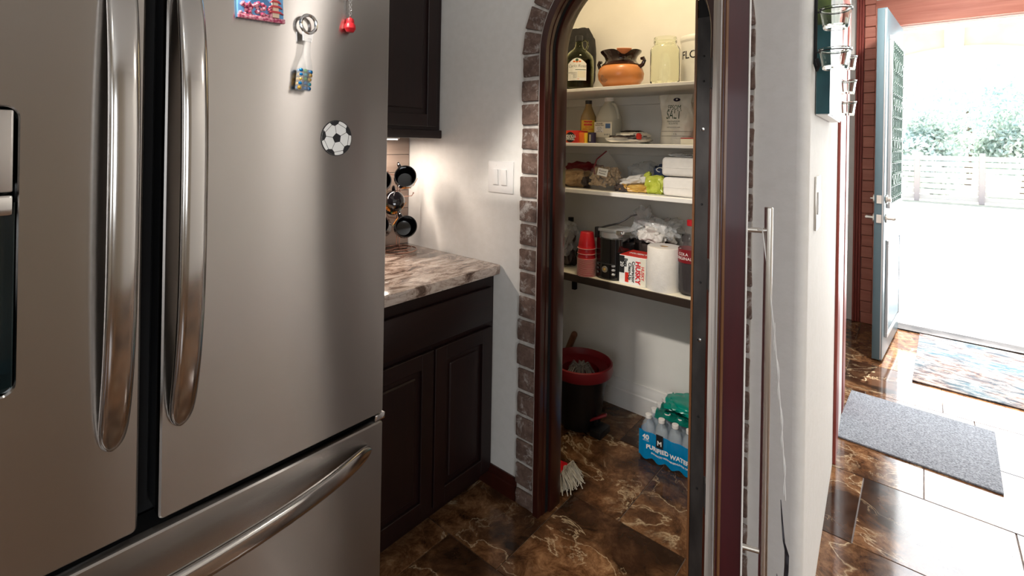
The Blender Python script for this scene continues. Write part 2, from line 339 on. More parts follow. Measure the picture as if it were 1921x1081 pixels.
# back wall with its window opening
wb = MB(); wb.box(-2.05, -.3, -2.9, -2.8, 0, 2.75).box(1.5, 2.7, -2.9, -2.8, 0, 2.75).box(-.3, 1.5, -2.9, -2.8, 0, .8).box(-.3, 1.5, -2.9, -2.8, 2.2, 2.75)
struct(wb, 'wall_back', 'tan_paint')
fr = MB().box(-.3, 1.5, -2.88, -2.84, .8, .86).box(-.3, 1.5, -2.88, -2.84, 2.14, 2.2).box(-.3, -.24, -2.88, -2.84, .86, 2.14).box(1.44, 1.5, -2.88, -2.84, .86, 2.14).box(.57, .63, -2.88, -2.84, .86, 2.14)
struct(fr, 'window_1', 'white_trim')
wr2 = MB().box(2.6, 2.7, -2.9, -2.0, 0, 2.75).box(2.6, 2.7, -.4, .85, 0, 2.75).box(2.6, 2.7, -2.0, -.4, 0, .95).box(2.6, 2.7, -2.0, -.4, 2.15, 2.75)
struct(wr2, 'wall_right_kitchen', 'tan_paint'); struct(MB().box(2.6, 2.7, .85, 5.05, 0, 2.75), 'wall_right_hall', 'wall_paint')
struct(MB().box(2.64, 2.67, -2, -.4, .95, 1.0).box(2.64, 2.67, -2, -.4, 2.1, 2.15).box(2.64, 2.67, -2, -1.95, 1, 2.1).box(2.64, 2.67, -.45, -.4, 1, 2.1).box(2.64, 2.67, -1.22, -1.17, 1, 2.1), 'window_2', 'white_trim')
# wall with the arched pantry doorway
HW = .333
pl = [(-1.95, 0), (CX-HW, 0), (CX-HW, ZC)] + [(CX-HW*cos(pi*k/28), ZC+HW*sin(pi*k/28)) for k in range(1, 28)] + [(CX+HW, ZC), (CX+HW, 0), (-.2656, 0), (-.2656, 2.75), (-1.95, 2.75)]
struct(MB().prism(pl, .10, T((0, 1.63, 0)) @ FRONT), 'wall_pantry_front', 'wall_paint')
plan = [(-.2656, 1.63), (-.2656, 1.53)] + [(-.2656+.028*sin(a), 1.558-.028*cos(a)) for a in [pi/2*k/8 for k in range(1, 8)]] + [(hall_x(1.56), 1.56), (hall_x(3.62), 3.62), (hall_x(3.62)-.10, 3.62), (-.36, 1.63)]
struct(MB().prism(plan, 2.75), 'wall_hall', 'wall_paint')
struct(MB().box(-1.95, -.40, 2.45, 2.55, 0, 2.75), 'wall_pantry_back', 'pantry_paint')
struct(MB().box(-1.75, -1.70, 1.63, 2.45, 0, 2.75), 'wall_pantry_left', 'pantry_paint')
struct(MB().box(-1.6, -1.5, 2.55, 4.95, 0, 2.75), 'wall_foyer_left', 'wall_paint')
we = MB().box(-1.6, -.16, 4.95, 5.05, 0, 2.75).box(.82, 2.7, 4.95, 5.05, 0, 2.75).box(-.16, .82, 4.95, 5.05, 2.385, 2.75)
struct(we, 'wall_entry', 'wall_paint')
# baseboards
def base_run(name, pts, m, h=.10, th=.016):
    prof = [(0, 0), (th, 0), (th, h*.62), (th*.72, h*.66), (th*.72, h*.80), (th*.4, h*.9), (th*.35, h), (0, h)]
    (x0, y0), (x1, y1) = pts; d = Vector((x1-x0, y1-y0, 0)); L = d.length; d.normalize(); n = Vector((d.y, -d.x, 0))
    rings = [[Vector((x0, y0, 0))+d*s+n*a+Vector((0, 0, z)) for a, z in prof] for s in (0, L)]
    struct(MB().loft(rings), name, m)
base_run('baseboard_kitchen', ((-1.45, 1.53), (-1.226, 1.53)), 'casing_wood', .085)
base_run('baseboard_pantry_back', ((-1.70, 2.45), (-.42, 2.45)), 'white_trim', .15, .02)
base_run('baseboard_pantry_left', ((-1.70, 1.63), (-1.70, 2.45)), 'white_trim', .15, .02)

# bricks round the doorway
surround = sroot('trim_1')
mo = MB()
for s in (-1, 1): mo.box(CX+s*.336, CX+s*.424, 1.522, 1.532, 0, ZC)
mo.lathe([(.336, -.01), (.424, -.01), (.424, 0), (.336, 0), (.336, -.01)], 40, M=T((CX, 1.532, ZC)) @ FRONT @ R(180, 'X'), cap=False, a0=pi, a1=2*pi)
mo.obj('mortar_bed', 'mortar', surround)
def brick_mesh(w, h, th, seed, wedge=0.):
    m = MB(); m.box(-w/2, w/2, -th, 0, -h/2, h/2, .005, 2)
    bmesh.ops.subdivide_edges(m.b, edges=[e for e in m.b.edges if e.calc_length() > .03], cuts=2, use_grid_fill=True)
    for v in m.b.verts:
        n = noise.noise_vector(v.co*45+Vector((seed*9, 0, 0)))*.0022
        if v.co.y > -.004: n.y = 0
        v.co += n; v.co.z *= 1+wedge*v.co.x/(w/2)
    o = m.obj('brick', 'brick', None); me = o.data; bpy.data.objects.remove(o); return me
BP = .0945; bm_ = [brick_mesh(.083, BP-.0135, .012, i) for i in range(6)]; wd = [brick_mesh(.083, .082, .012, 9+i, .11) for i in range(4)]
for s in (-1, 1):
    for k in range(19):
        z = ZC-.045-k*BP
        if z < .0: continue
        last = z < .04
        inst('brick', random.choice(bm_), surround, (CX+s*(.3835+random.uniform(-.003, .003)), 1.524+random.uniform(-.002, .002), .032 if last else z+random.uniform(-.0025, .0025)), (0, 0 if last else random.uniform(-.03, .03), 0), (1, 1, .74 if last else 1))
for k in range(13):
    a = pi*(k+.5)/13
    inst('brick', random.choice(wd), surround, (CX+.3835*cos(a), 1.524, ZC+.3835*sin(a)), (0, -a, 0))
def arch_sweep(sec, z0=0.):    # sec: outline of (half width, y)
    path = [('s', z0), ('s', ZC)] + [('a', pi*k/36) for k in range(1, 36)] + [('r', ZC), ('r', z0)]; rings = []
    for kd, v in path:
        if kd == 's': rings.append([(CX-w, y, v) for w, y in sec])
        elif kd == 'a': rings.append([(CX-w*cos(v), y, ZC+w*sin(v)) for w, y in sec])
        else: rings.append([(CX+w, y, v) for w, y in sec])
    return MB().loft(rings)
struct(arch_sweep([(.342, 1.53), (.342, 1.514), (.330, 1.511), (.328, 1.53)]), 'trim_2', 'mortar')
frame = sroot('trim_3')
arch_sweep([(.330, 1.55), (.330, 1.503), (.308, 1.503), (.305, 1.507), (.305, 1.55)]).obj('casing', 'casing_wood', frame)
arch_sweep([(.333, 1.53), (.302, 1.53), (.302, 1.545), (.304, 1.545), (.304, 1.64), (.333, 1.64)]).obj('jamb', 'casing_wood', frame)
arch_sweep([(.305, 1.548), (.301, 1.548), (.301, 1.562), (.305, 1.562)]).obj('weather_seal', 'matt_black', frame)  # black strip draws the dark groove ahead of the stop
arch_sweep([(.306, 1.562), (.291, 1.562), (.289, 1.566), (.289, 1.628), (.291, 1.632), (.306, 1.632)]).obj('stop', 'casing_wood', frame)
st = MB().box(-.564, -.516, 1.597, 1.601, .02, 1.84, .001, 1).box(-.519, -.516, 1.597, 1.64, .02, 1.84).box(-.52, -.49, 1.60, 1.638, .0, 1.9)
MB().box(-.572, -.5645, 1.595, 1.625, .02, 1.90, .001, 1).obj('strip', 'varnished_bead', frame); MB().box(-.562, -.518, 1.598, 1.62, 1.84, 1.925).obj('recess', 'matt_black', frame)  # black block paints the dark of the recess above the steel
so = st.obj('steel_angle', 'dark_steel', frame, label='dark steel angle with screw holes')
for z in (1.715, 1.635, 1.48, 1.24, .99, .805, .56, .33):
    bright = z in (1.48, .805)
    h = MB(); h.lathe([(0, 0), (.0062 if bright else .0035, 0), (.0062 if bright else .0035, .0015), (.003, .003), (0, .003)], 12, M=T((-.542, 1.597, z)) @ R(90, 'X'))
    h.obj('screw' if bright else 'screw_hole', 'chrome' if bright else 'matt_black', so)

# ------------------------------------------------------------------ open pantry leaf, swung out towards the room
u = Vector((.3285, -.9445, 0)); nn = Vector((.9445, .3285, 0))
LM = Matrix(((u.x, nn.x, 0, -.485), (u.y, nn.y, 0, 1.50), (0, 0, 1, 0), (0, 0, 0, 1)))
leaf = thing('pantry_door', 'thick mahogany door with arched top, standing open at the pantry doorway', 'door', M=LM)
def leaf_poly(o, w0, w1):
    w = w1-w0; c = (w0+w1)/2; r = w/2-o
    return [(c-r, .015+o), (c+r, .015+o), (c+r, ZC)] + [(c+r*cos(pi*k/24), ZC+r*sin(pi*k/24)) for k in range(1, 24)] + [(c-r, ZC)]
Mx = Matrix(((1, 0, 0, 0), (0, 0, 1, 0), (0, 1, 0, 0), (0, 0, 0, 1)))
MB().prism(leaf_poly(0, 0, .588), .043, T((0, .006, 0)) @ Mx).obj('leaf', 'mahogany', leaf)
MB().prism(leaf_poly(.004, .004, .582), .005, T((0, .001, 0)) @ Mx).obj('inner_panel', 'whitewash', leaf, label='whitewashed weathered inner face')
MB().prism([(.572, .0005), (.591, .010), (.591, .014), (.572, .014)], ZC, T((0, 0, .02))).obj('edge_bead', 'varnished_bead', leaf)
MB().box(.584, .5905, .0485, .0515, .02, ZC, .0008, 1).obj('edge_line', 'white_trim', leaf)
for z in (1.6, 1.0, .35):
    hg = MB(); hg.cyl((-.004, .0, z), (-.004, .0, z+.09), .006, n=12); hg.box(0, .03, -.001, .002, z, z+.09); hg.obj('hinge', 'dark_steel', leaf)
pull = thing('door_pull', 'long vertical brushed steel pull bar on the open arched door', 'door handle', M=LM @ T((.54, .05, 0)))
MB().cyl((0, .041, .615), (0, .041, 1.315), .0078, n=20, bev=.0015).obj('bar', 'satin_nickel', pull)
for z in (.665, 1.27): MB().cyl((0, 0, z), (0, .034, z), .0048, n=14).obj('standoff', 'satin_nickel', pull)
cord = thing('dangling_cord', 'white twisted cord hanging from the steel pull bar with a black tapering tip', 'cord', M=LM @ T((.54, .05, 0)))
pts = []
for i in range(41):
    k = i/40; z = 1.275-k*.50; pts.append((.004+.002*sin(9*k), .030+.045*k+.006*sin(3*k), z))
MB().tube(pts, [.0012]*41, 6).obj('strand', 'cord_white', cord)
pts2 = [(p[0]+.0025*sin(i*.9), p[1]+.0025*cos(i*.9), p[2]) for i, p in enumerate(pts)][14:]
MB().tube(pts2, .0009, 6).obj('strand', 'cord_white', cord)
MB().tube([(.004+.007*cos(a), .030+.007*sin(a), 1.272) for a in [2*pi*k/14 for k in range(14)]], .0013, 6, True).obj('knot', 'cord_white', cord)
tip = MB()
tip.loft([[(0+.006-w, y-.0004, z), (.006+w, y-.0004, z), (.006+w, y+.0006+w*.8, z), (.006-w, y+.0006+w*.5, z)] for z, y, w in ((.775, .068, .0004), (.74, .070, .0018), (.70, .073, .003), (.68, .077, .006), (.65, .077, .0055), (.61, .075, .004), (.56, .077, .0035), (.50, .079, .0018), (.45, .082, .0005))])
tip.loft([[(.004-w, y-.0004, z), (.004+w, y-.0004, z), (.004+w, y+w, z), (.004-w, y+w*.5, z)] for z, y, w in ((.635, .064, .0005), (.60, .067, .003), (.56, .070, .003), (.52, .074, .001))])
tip.obj('tip', 'film_black', cord, label='black tapering tip')

# ------------------------------------------------------------------ refrigerator
FR = thing('refrigerator', 'tall stainless steel french door refrigerator with bottom freezer drawer', 'refrigerator', (-1.0, .243, 0))
def FY(y): return y-.243
Y0, Y1 = FY(-.24), FY(.722)
MB().box(-.93, -.085, Y0+.004, Y1-.004, .02, 1.86, .006).obj('cabinet_body', 'matt_black', FR)
def rrect(y0, y1, z0, z1, r, n=6):
    P = []
    for cy, cz, a in ((y1-r, z1-r, 0), (y0+r, z1-r, 90), (y0+r, z0+r, 180), (y1-r, z0+r, 270)):
        for k in range(n+1): b = radians(a+90*k/n); P.append((cy+r*cos(b), cz+r*sin(b)))
    return P
def skin(y0, y1, z0, z1, hole=None, th=.02):
    t = bmesh.new(); c = .004; lp = []
    def loop(P, x): vs = [t.verts.new((x, a, b)) for a, b in P]; return vs, [t.edges.new((vs[i], vs[(i+1) % len(vs)])) for i in range(len(vs))]
    o1, e1 = loop(rrect(y0+c, y1-c, z0+c, z1-c, .006), 0); es = list(e1)
    if hole: h1, e2 = loop(rrect(*hole, .016), 0); es += e2
    bmesh.ops.triangle_fill(t, edges=es, use_beauty=True)
    def bridge(a, x, P):
        b = [t.verts.new((x, p, q)) for p, q in P]
        for i in range(len(a)): j = (i+1) % len(a); t.faces.new((a[i], a[j], b[j], b[i]))
        return b
    b = bridge(o1, -.003, rrect(y0+.001, y1-.001, z0+.001, z1-.001, .009)); b = bridge(b, -.006, rrect(y0, y1, z0, z1, .010)); bridge(b, -th, rrect(y0, y1, z0, z1, .010))
    if hole: b = bridge(h1, -.003, rrect(hole[0]-.002+.004, hole[1]-.002, hole[2]+.002, hole[3]-.002, .015)); bridge(b, -th, rrect(hole[0]+.003, hole[1]-.003, hole[2]+.003, hole[3]-.003, .014))
    bmesh.ops.recalc_face_normals(t, faces=t.faces); m = MB(); m.add(t); return m
def door(nm, y0, y1, z0, z1, hole=None):
    d = skin(y0, y1, z0, z1, hole).obj(nm, 'brushed_steel', FR, smooth=22)
    if hole:
        l = MB().box(-.075, -.0205, y0+.004, hole[0], z0+.004, z1-.004).box(-.075, -.0205, hole[1], y1-.004, z0+.004, z1-.004).box(-.075, -.0205, hole[0], hole[1], z0+.004, hole[2]).box(-.075, -.0205, hole[0], hole[1], hole[3], z1-.004)
    else: l = MB().box(-.075, -.0205, y0+.004, y1-.004, z0+.004, z1-.004)
    l.obj('door_liner', 'matt_black', d); return d
HOLE = (FY(-.098), FY(.086), 1.052, 1.470)
dL = door('left_door', Y0, FY(.234), .765, 1.84, HOLE)
dR = door('right_door', FY(.262), Y1, .765, 1.84)
dD = door('freezer_drawer', Y0, Y1, .09, .748)
MB().box(-.07, -.06, FY(.236), FY(.26), .77, 1.83).obj('centre_gasket', 'matt_black', FR)
MB().box(-.06, -.002, FY(.700), FY(.728), .7485, .7635, .002).obj('hinge_cover', 'chrome', FR)
MB().box(-.09, -.05, Y0+.02, Y1-.02, .0, .085).obj('kick_grille', 'black_plastic', FR)
ds = MB().box(-.012, -.001, HOLE[0]+.006, HOLE[1]-.006, 1.345, 1.464, .003).obj('dispenser_panel', 'brushed_steel', dL)
MB().box(-.02, .004, HOLE[0]+.006, HOLE[1]-.006, 1.312, 1.342, .004).obj('dispenser_lip', 'handle_steel', dL)
cv = MB().box(-.074, -.070, HOLE[0], HOLE[1], 1.052, 1.47).box(-.072, -.006, HOLE[0]+.001, HOLE[0]+.005, 1.056, 1.33).box(-.072, -.006, HOLE[1]-.005, HOLE[1]-.0035, 1.056, 1.33).box(-.072, -.008, HOLE[0]+.004, HOLE[1]-.005, 1.056, 1.062)
cv.obj('dispenser_well', 'dispenser_black', dL)
MB().box(-.03, -.024, -.30, -.20, 1.20, 1.30, .003).obj('dispenser_paddle', 'glossy_black', dL)
def bow(n=40, z0=.922, z1=1.72, out=.052, w=.019, th=.0085, yc=0., pw=3.):
    rings = []
    for i in range(n+1):
        t = (1-cos(pi*i/n))/2; t = .5*t+.5*(1-cos(pi*t))/2; z = z0+(z1-z0)*t; s = 2*t-1; e = out*(1-abs(s)**pw)+.002; ws = w*(1-min(1, abs(s))**24)**.5+.001 if abs(s) < 1 else .002
        tk = th*(1-.55*abs(s)**6); A = []
        for k in range(32):
            a = 2*pi*(k+.5)/32; c_, s_ = cos(a), sin(a)
            A.append((e+tk*math.copysign(abs(c_)**.42, c_)*(1 if c_ > 0 else .7)+.0035*(1-s_*s_)*(c_ > 0), yc+ws*math.copysign(abs(s_)**.42, s_), z))
        rings.append(A)
    return rings
for d_, y in ((dL, .1955), (dR, .291)):
    MB().loft([[(x, FY(y)+yy, z) for x, yy, z in r] for r in bow()]).obj('handle', 'handle_steel', d_, smooth=60)
rr = bow(z0=-.21+.0, z1=.684, out=.052)
MB().loft([[(x, FY(z), .695-.012*sin(pi*(z+.21)/.894)+yy) for x, yy, z in r] for r in rr]).obj('handle', 'handle_steel', dD, smooth=60)

# magnets and sticker on the right door (face at x = -1)
fx = -.9995
def onf(y, z, rx=0.): return T((fx, y, z)) @ R(90, 'Z') @ FRONT @ R(rx, 'Z')     # local x -> +y, local y -> up, local z -> out
mg = thing('souvenir_magnet', 'souvenir magnet of a snowy mountain, pink blossoms and a red pagoda', 'magnet', M=onf(.415, 1.688, 2.5))
MB().box(-.043, .043, -.029, .029, .0, .008, .001).obj('plaque', 'sky_print', mg)
MB().prism([(-.03, -.004), (-.012, .012), (-.006, .020), (.004, .020), (.011, .011), (.026, -.004)], .003, T((0, 0, .008))).obj('mountain', 'mount_blue', mg)
MB().prism([(-.013, .012), (-.006, .021), (.004, .021), (.011, .012), (.006, .013), (.002, .010), (-.003, .014), (-.007, .010)], .0012, T((0, 0, .011))).obj('snow_cap', 'snow_print', mg)
b = MB()
for i in range(46): b.ball((random.uniform(-.041, .022), random.uniform(-.028, -.003+random.uniform(0, .006)), .009+random.uniform(0, .003)), random.uniform(.003, .0055), 1)
b.box(-.044, .044, -.031, -.022, .006, .014, .002); b.obj('blossoms', 'blossom', mg)
pg = MB(); rf = MB()
for k, (z, w) in enumerate(((-.020, .020), (-.009, .017), (.001, .014), (.010, .011))):
    pg.box(.024-w*.32, .024+w*.32, z-.002, z+.008, .008, .017); rf.prism([(.024-w*.75, z+.005), (.024-w*.4, z+.0105), (.024+w*.4, z+.0105), (.024+w*.75, z+.005), (.024+w*.5, z+.0065), (.024-w*.5, z+.0065)], .007, T((0, 0, .012)))
pg.box(.0235, .0245, .020, .033, .010, .012); pg.obj('pagoda', 'pagoda_cream', mg); rf.obj('pagoda_roofs', 'pagoda_red', mg)
# bottle shaped opener with beads
bo = thing('bottle_opener_magnet', 'bottle shaped glass opener magnet half filled with coloured beads', 'magnet', M=onf(.499, 1.528, -4))
sec = lambda w, d, y: [(w*cos(a)*1., y, .013+d*sin(a)) for a in [2*pi*k/16 for k in range(16)]]
mat('opener_glass', (.8, .8, .78), .08, alpha=.22)
MB().loft([sec(w, d, y) for y, w, d in ((0, .0145, .010), (.002, .0165, .011), (.045, .0165, .011), (.056, .0145, .010), (.075, .0088, .0085), (.092, .0075, .0075), (.104, .0072, .007), (.106, .0085, .008), (.110, .0085, .008))]).obj('bottle', 'opener_glass', bo, smooth=50)
k_ = 0
for row in range(5):
    for cidx in range(3):
        for zz in (.009, .018):
            nm = random.choice(('bead_blue', 'bead_blue', 'bead_teal', 'bead_red', 'bead_gold', 'bead_green', 'bead_gold'))
            MB().ball((-.0095+cidx*.0095+random.uniform(-.001, .001), .006+row*.0088+random.uniform(-.001, .001), zz), .0047, 2).obj('bead', nm, bo)
MB().tube([(.0165*cos(a)*(1-.10*(sin(a) < -.6)), .140+.019*sin(a), .013) for a in [2*pi*k/28 for k in range(28)]], .0036, 8, True).obj('opener_ring', 'chrome', bo)
MB().prism([(-.009, .104), (.009, .104), (.0115, .124), (.006, .121), (-.006, .121), (-.0115, .124)], .004, T((0, 0, .011))).obj('opener_neck', 'chrome', bo)
MB().cyl((0, .03, 0), (0, .03, .004), .009).obj('magnet_disc', 'matt_black', bo)
# key ring with red charm
kr = thing('keychain_magnet', 'red gourd shaped charm hanging on a twisted keychain', 'keychain', M=onf(.607, 1.668, 0))
MB().lathe([(0, 0), (.008, .002), (.0125, .010), (.0115, .018), (.0085, .022), (.0088, .026), (.007, .032), (0, .035)], 20, M=R(-90, 'X') @ T((0, -.010, 0))).obj('charm', 'red_paint', kr)
ch = MB()
for i in range(8): ch.tube([(.0022*cos(a), .039+i*.0048+.0034*sin(a), .010+(.0016 if i % 2 else -.0016)*cos(a)) for a in [2*pi*k/10 for k in range(10)]], .0007, 5, True)
ch.obj('chain', 'chrome', kr)
MB().tube([(-.006+.013*cos(a), .086+.013*sin(a), .010) for a in [2*pi*k/24 for k in range(24)]], .0013, 6, True).obj('ring', 'chrome', kr)
MB().cyl((-.006, .098, 0), (-.006, .098, .012), .006).obj('magnet_button', 'matt_black', kr)
dm = thing('small_dark_magnet', 'small dark magnet at the upper edge beside the keychain', 'magnet', M=onf(.640, 1.772, 0))
MB().box(-.014, .014, -.009, .009, 0, .006, .002).obj('button', 'dark_steel', dm)
# football sticker
fs = thing('football_sticker', 'round black and white football sticker on the steel door', 'sticker', M=onf(.5845, 1.4315, 0))
fs.scale = (.94, 1, 1)
MB().cyl((0, 0, 0), (0, 0, .0006), .0395, n=48).obj('outline', 'black_ink', fs)
MB().cyl((0, 0, .0006), (0, 0, .0010), .0378, n=48).obj('disc', 'white_print', fs)
pen = MB(); r0 = .0115; rot = 100
def clipd(p, rmax=.0378):
    L = sqrt(p[0]**2+p[1]**2); return p if L < rmax else (p[0]*rmax/L, p[1]*rmax/L)
P5 = lambda r, o=0: [(r*cos(radians(rot+o+72*k)), r*sin(radians(rot+o+72*k))) for k in range(5)]
pen.prism(P5(r0), .0002, T((0, 0, .0010)))
for k in range(5):
    a = radians(rot+72*k); c = lambda r, d: clipd((r*cos(a+radians(d)), r*sin(a+radians(d))))
    pen.prism([c(.0275, 0), c(.032, 15), c(.0378, 19), c(.0378, 10), c(.0378, 0), c(.0378, -10), c(.0378, -19), c(.032, -15)], .0002, T((0, 0, .0010)))
pen.obj('patches', 'black_ink', fs)
ln = MB()
def seam(p, q, w=.0005):
    p, q = Vector((*p, 0)), Vector((*q, 0)); d = (q-p).normalized(); n_ = Vector((-d.y, d.x, 0))*w
    ln.prism([(p+n_)[:2], (q+n_)[:2], (q-n_)[:2], (p-n_)[:2]], .00015, T((0, 0, .0010)))
for k in range(5):
    a = rot+72*k; c = lambda r, d: (r*cos(radians(a+d)), r*sin(radians(a+d)))
    j = c(.0205, 0); seam(c(r0, 0), j); seam(j, c(.027, 24)) if False else None
    seam(j, c(.0275, 0)) ; m_ = c(.0215, 36); 
    seam(c(.0275, 0), c(.032, 15)); seam(c(.032, 15), c(.032, 57))
ln.obj('seams', 'black_ink', fs)

# ------------------------------------------------------------------ counter run
BC = thing('base_cabinet', 'dark cherry base cabinet with doors below the granite counter', 'cabinet', (-1.37, 1.12, 0))
MB().box(-.57, 0, -.385, .408, .06, .872).obj('carcass', 'cherry', BC)
MB().box(-.55, -.05, -.385, .408, 0, .06).obj('toe_kick', 'cherry', BC)
def shaker(nm, y0, y1, z0, z1, par, raised=True):
    w = .055; x1 = .019
    m = MB().box(0, x1, y0, y0+w, z0, z1, .002, 1).box(0, x1, y1-w, y1, z0, z1, .002, 1).box(0, x1-.0006, y0+w-.002, y1-w+.002, z0, z0+w, .002, 1).box(0, x1-.0006, y0+w-.002, y1-w+.002, z1-w, z1, .002, 1)
    d = m.obj(nm, 'cherry', par)
    MB().box(0, .006, y0+w-.004, y1-w+.004, z0+w-.004, z1-w+.004).obj('door_panel', 'cherry', d)
    mm = MB().box(.004, .014, y0+w+.022, y1-w-.022, z0+w+.022, z1-w-.022, .009, 1); mm.obj('raised_field', 'cherry', d)
    return d
shaker('door', -.377, .072, .085, .668, BC); shaker('door', .080, .385, .085, .668, BC)
MB().box(0, .019, -.377, .385, .690, .832, .005).obj('drawer_front', 'cherry_flat', BC)
ct = MB(); ct.box(-1.945, -1.332, .735, 1.527, .882, .922, .004, 2)
for v in ct.b.verts:
    if v.co.x > -1.36: v.co += noise.noise_vector(v.co*50)*.0016; v.co.y = min(v.co.y, 1.5285)
cto = ct.obj('countertop', 'granite', None); cto['label'] = 'speckled cream and brown granite countertop with a dark vein'; cto['category'] = 'countertop'
bsp = sroot('wall_backsplash'); bsp.name = 'trim_4'
for j in range(6):
    z = .924+j*.087; off = .31 if j % 2 else 0
    for y0, y1 in ((.735, .92+off), (.92+off, 1.528)):
        MB().box(-1.949, -1.941+random.uniform(-.001, .001), y0+.0015, y1-.0015, z+.0012, z+.0858, .001, 1).obj('plank_tile', 'backsplash_wood', bsp)
MB().box(-1.95, -1.944, .735, 1.528, .923, 1.447).obj('joint_bed', 'matt_black', bsp)
UC = thing('wall_cabinet', 'dark cherry wall cabinet above the counter', 'cabinet', (-1.72, 1.15, 1.447))
MB().box(-.225, 0, -.42, .376, .0, 1.0, .002, 1).obj('carcass', 'cherry', UC)
shaker('door', -.415, -.025, .045, .99, UC); shaker('door', -.018, .340, .045, .99, UC)
MB().box(0, .014, -.42, .378, -.008, .030, .004).obj('light_rail', 'cherry_flat', UC)
ul = thing('undercabinet_light', 'glowing light bar fixed under the wall cabinet', 'lamp', (-1.83, 1.20, 1.447))
MB().box(-.02, .02, -.3, .17, -.014, 0, .002).obj('housing', 'white_plastic', ul); MB().box(-.016, .016, -.29, .16, -.0175, -.0145).obj('diffuser', 'led_strip', ul)
lamp('undercabinet_glow', 'AREA', (-1.83, 1.14, 1.425), 5.0, (1, .86, .74), size=(.03, .44))
# light switch
sw = thing('light_switch', 'white double rocker light switch on the kitchen wall', 'light switch', (-1.339, 1.53, 1.283))
MB().box(-.069, .069, -.006, 0, -.066, .066, .003).obj('plate', 'white_plastic', sw)
for s in (-1, 1):
    MB().box(s*.0235-.0165, s*.0235+.0165, -.0075, -.005, -.0345, .0345, .001).obj('rocker_frame', 'white_plastic', sw)
    rk = MB().box(-.0145, .0145, -.005, 0, -.032, .032, .001, M=T((s*.0235, -.0085, 0)) @ R(4, 'X')); rk.obj('rocker', 'white_plastic', sw)
    for z in (-.048, .048): MB().cyl((s*.0235, -.0065, z), (s*.0235, -.0055, z), .0028, n=10).obj('screw', 'white_enamel', sw)
# mug tree
RX, RY = -1.845, 1.395
mt = thing('mug_tree', 'copper wire mug tree standing on the granite counter', 'mug holder', (RX, RY, .922))
MB().tube([(.085*cos(a), .085*sin(a), .004) for a in [2*pi*k/40 for k in range(40)]], .0028, 8, True).obj('base_ring', 'copper_wire', mt)
MB().tube([(.06*cos(a), .06*sin(a), .012) for a in [2*pi*k/40 for k in range(40)]], .002, 8, True).tube([(-.085, 0, .005), (0, 0, .012), (.085, 0, .005)], .002).tube([(0, -.085, .005), (0, 0, .012), (0, .085, .005)], .002).obj('base_cross', 'copper_wire', mt)
MB().tube([(-.010, 0, .008), (-.010, 0, .36)] + [(-.010*cos(a), 0, .36+.022*sin(a)) for a in [pi*k/10 for k in range(1, 10)]] + [(.010, 0, .36), (.010, 0, .008)], .0022).obj('mast', 'copper_wire', mt)
for z, a0 in ((.345, 0), (.245, 1.57), (.145, 0)):
    am = MB()
    am.tube([(.085*cos(a0), .085*sin(a0), z+.012), (.075*cos(a0), .075*sin(a0), z), (0, 0, z), (-.075*cos(a0), -.075*sin(a0), z), (-.085*cos(a0), -.085*sin(a0), z+.012)], .0021).ball((.085*cos(a0), .085*sin(a0), z+.013), .004, 1).ball((-.085*cos(a0), -.085*sin(a0), z+.013), .004, 1)
    am.obj('arm', 'copper_wire', mt)
def mug(loc, aim, label, flower, hand):
    d = Vector(aim).normalized(); hx_ = Vector(hand); hx_ = (hx_-d*hx_.dot(d)).normalized(); hy_ = d.cross(hx_)
    M = T(loc) @ Matrix((hx_, hy_, d)).transposed().to_4x4() @ Matrix.Diagonal((1.12, 1.12, 1.05, 1))
    g = thing('mug', label, 'mug', M=M, group='black floral mugs on the mug tree')
    MB().lathe([(0, -.045), (.026, -.045), (.034, -.038), (.041, -.018), (.043, .005), (.040, .03), (.0415, .045), (.0385, .045), (.037, .03), (.040, .004), (.037, -.02), (.028, -.038), (0, -.040)], 32).obj('cup', 'mug_glaze', g, smooth=50)
    MB().tube([(.040+.026*sin(a), 0, .002+.026*cos(a)) for a in [pi*k/12 for k in range(13)]], [.006]+[.0048]*11+[.006], 8).obj('handle', 'mug_glaze', g)
    for fa, fz in flower if isinstance(flower, list) else [flower]:
        Mf = R(math.degrees(fa), 'Z') @ T((.0425, 0, fz)) @ R(90, 'Y')
        f = MB()
        for k in range(11):
            a = 2*pi*k/11; f.ball((.011*cos(a), .011*sin(a), .0008), .0065, 1, (1.2, .5, .12), M=R(k*360/11, 'Z'))
        f.b.transform(Mf); f.obj('flower', 'petal', g)
        e = MB().ball((0, 0, .001), .005, 1, (1, 1, .2)); e.b.transform(Mf); e.obj('flower_eye', 'flower_eye', g)
        l = MB().ball((.008, .017, 0), .010, 1, (1, .35, .08)); l.b.transform(Mf); l.obj('flower_leaf', 'leaf_print', g)
    return g
mug((-1.735, 1.345, 1.262), (.80, -.60, .30), 'black floral mug highest on the tree beside the white wall, orange flower below its mouth', [(2.75, .026), (-2.5, .024)], (-1, .3, .5))
mug((-1.885, 1.325, 1.238), (.78, -.55, .22), 'black mug highest on the tree half hidden by the refrigerator', [(2.9, .0)], (-1, .3, .5))
mug((-1.825, 1.355, 1.150), (-.75, .42, -.42), 'black floral mug in the middle hanging by its handle with its side shown', [(3.0, .010), (-2.4, -.012), (2.2, -.02)], (0, 0, 1))
mug((-1.732, 1.345, 1.048), (.85, -.50, .26), 'plain looking black mug lowest on the tree nearest the white wall', [(.6, .0)], (-1, .3, .4))
mug((-1.870, 1.320, 1.035), (.60, -.75, .35), 'black mug lowest on the tree beside the refrigerator edge with orange petals at its rim', [(1.2, .035)], (-1, .3, .4))

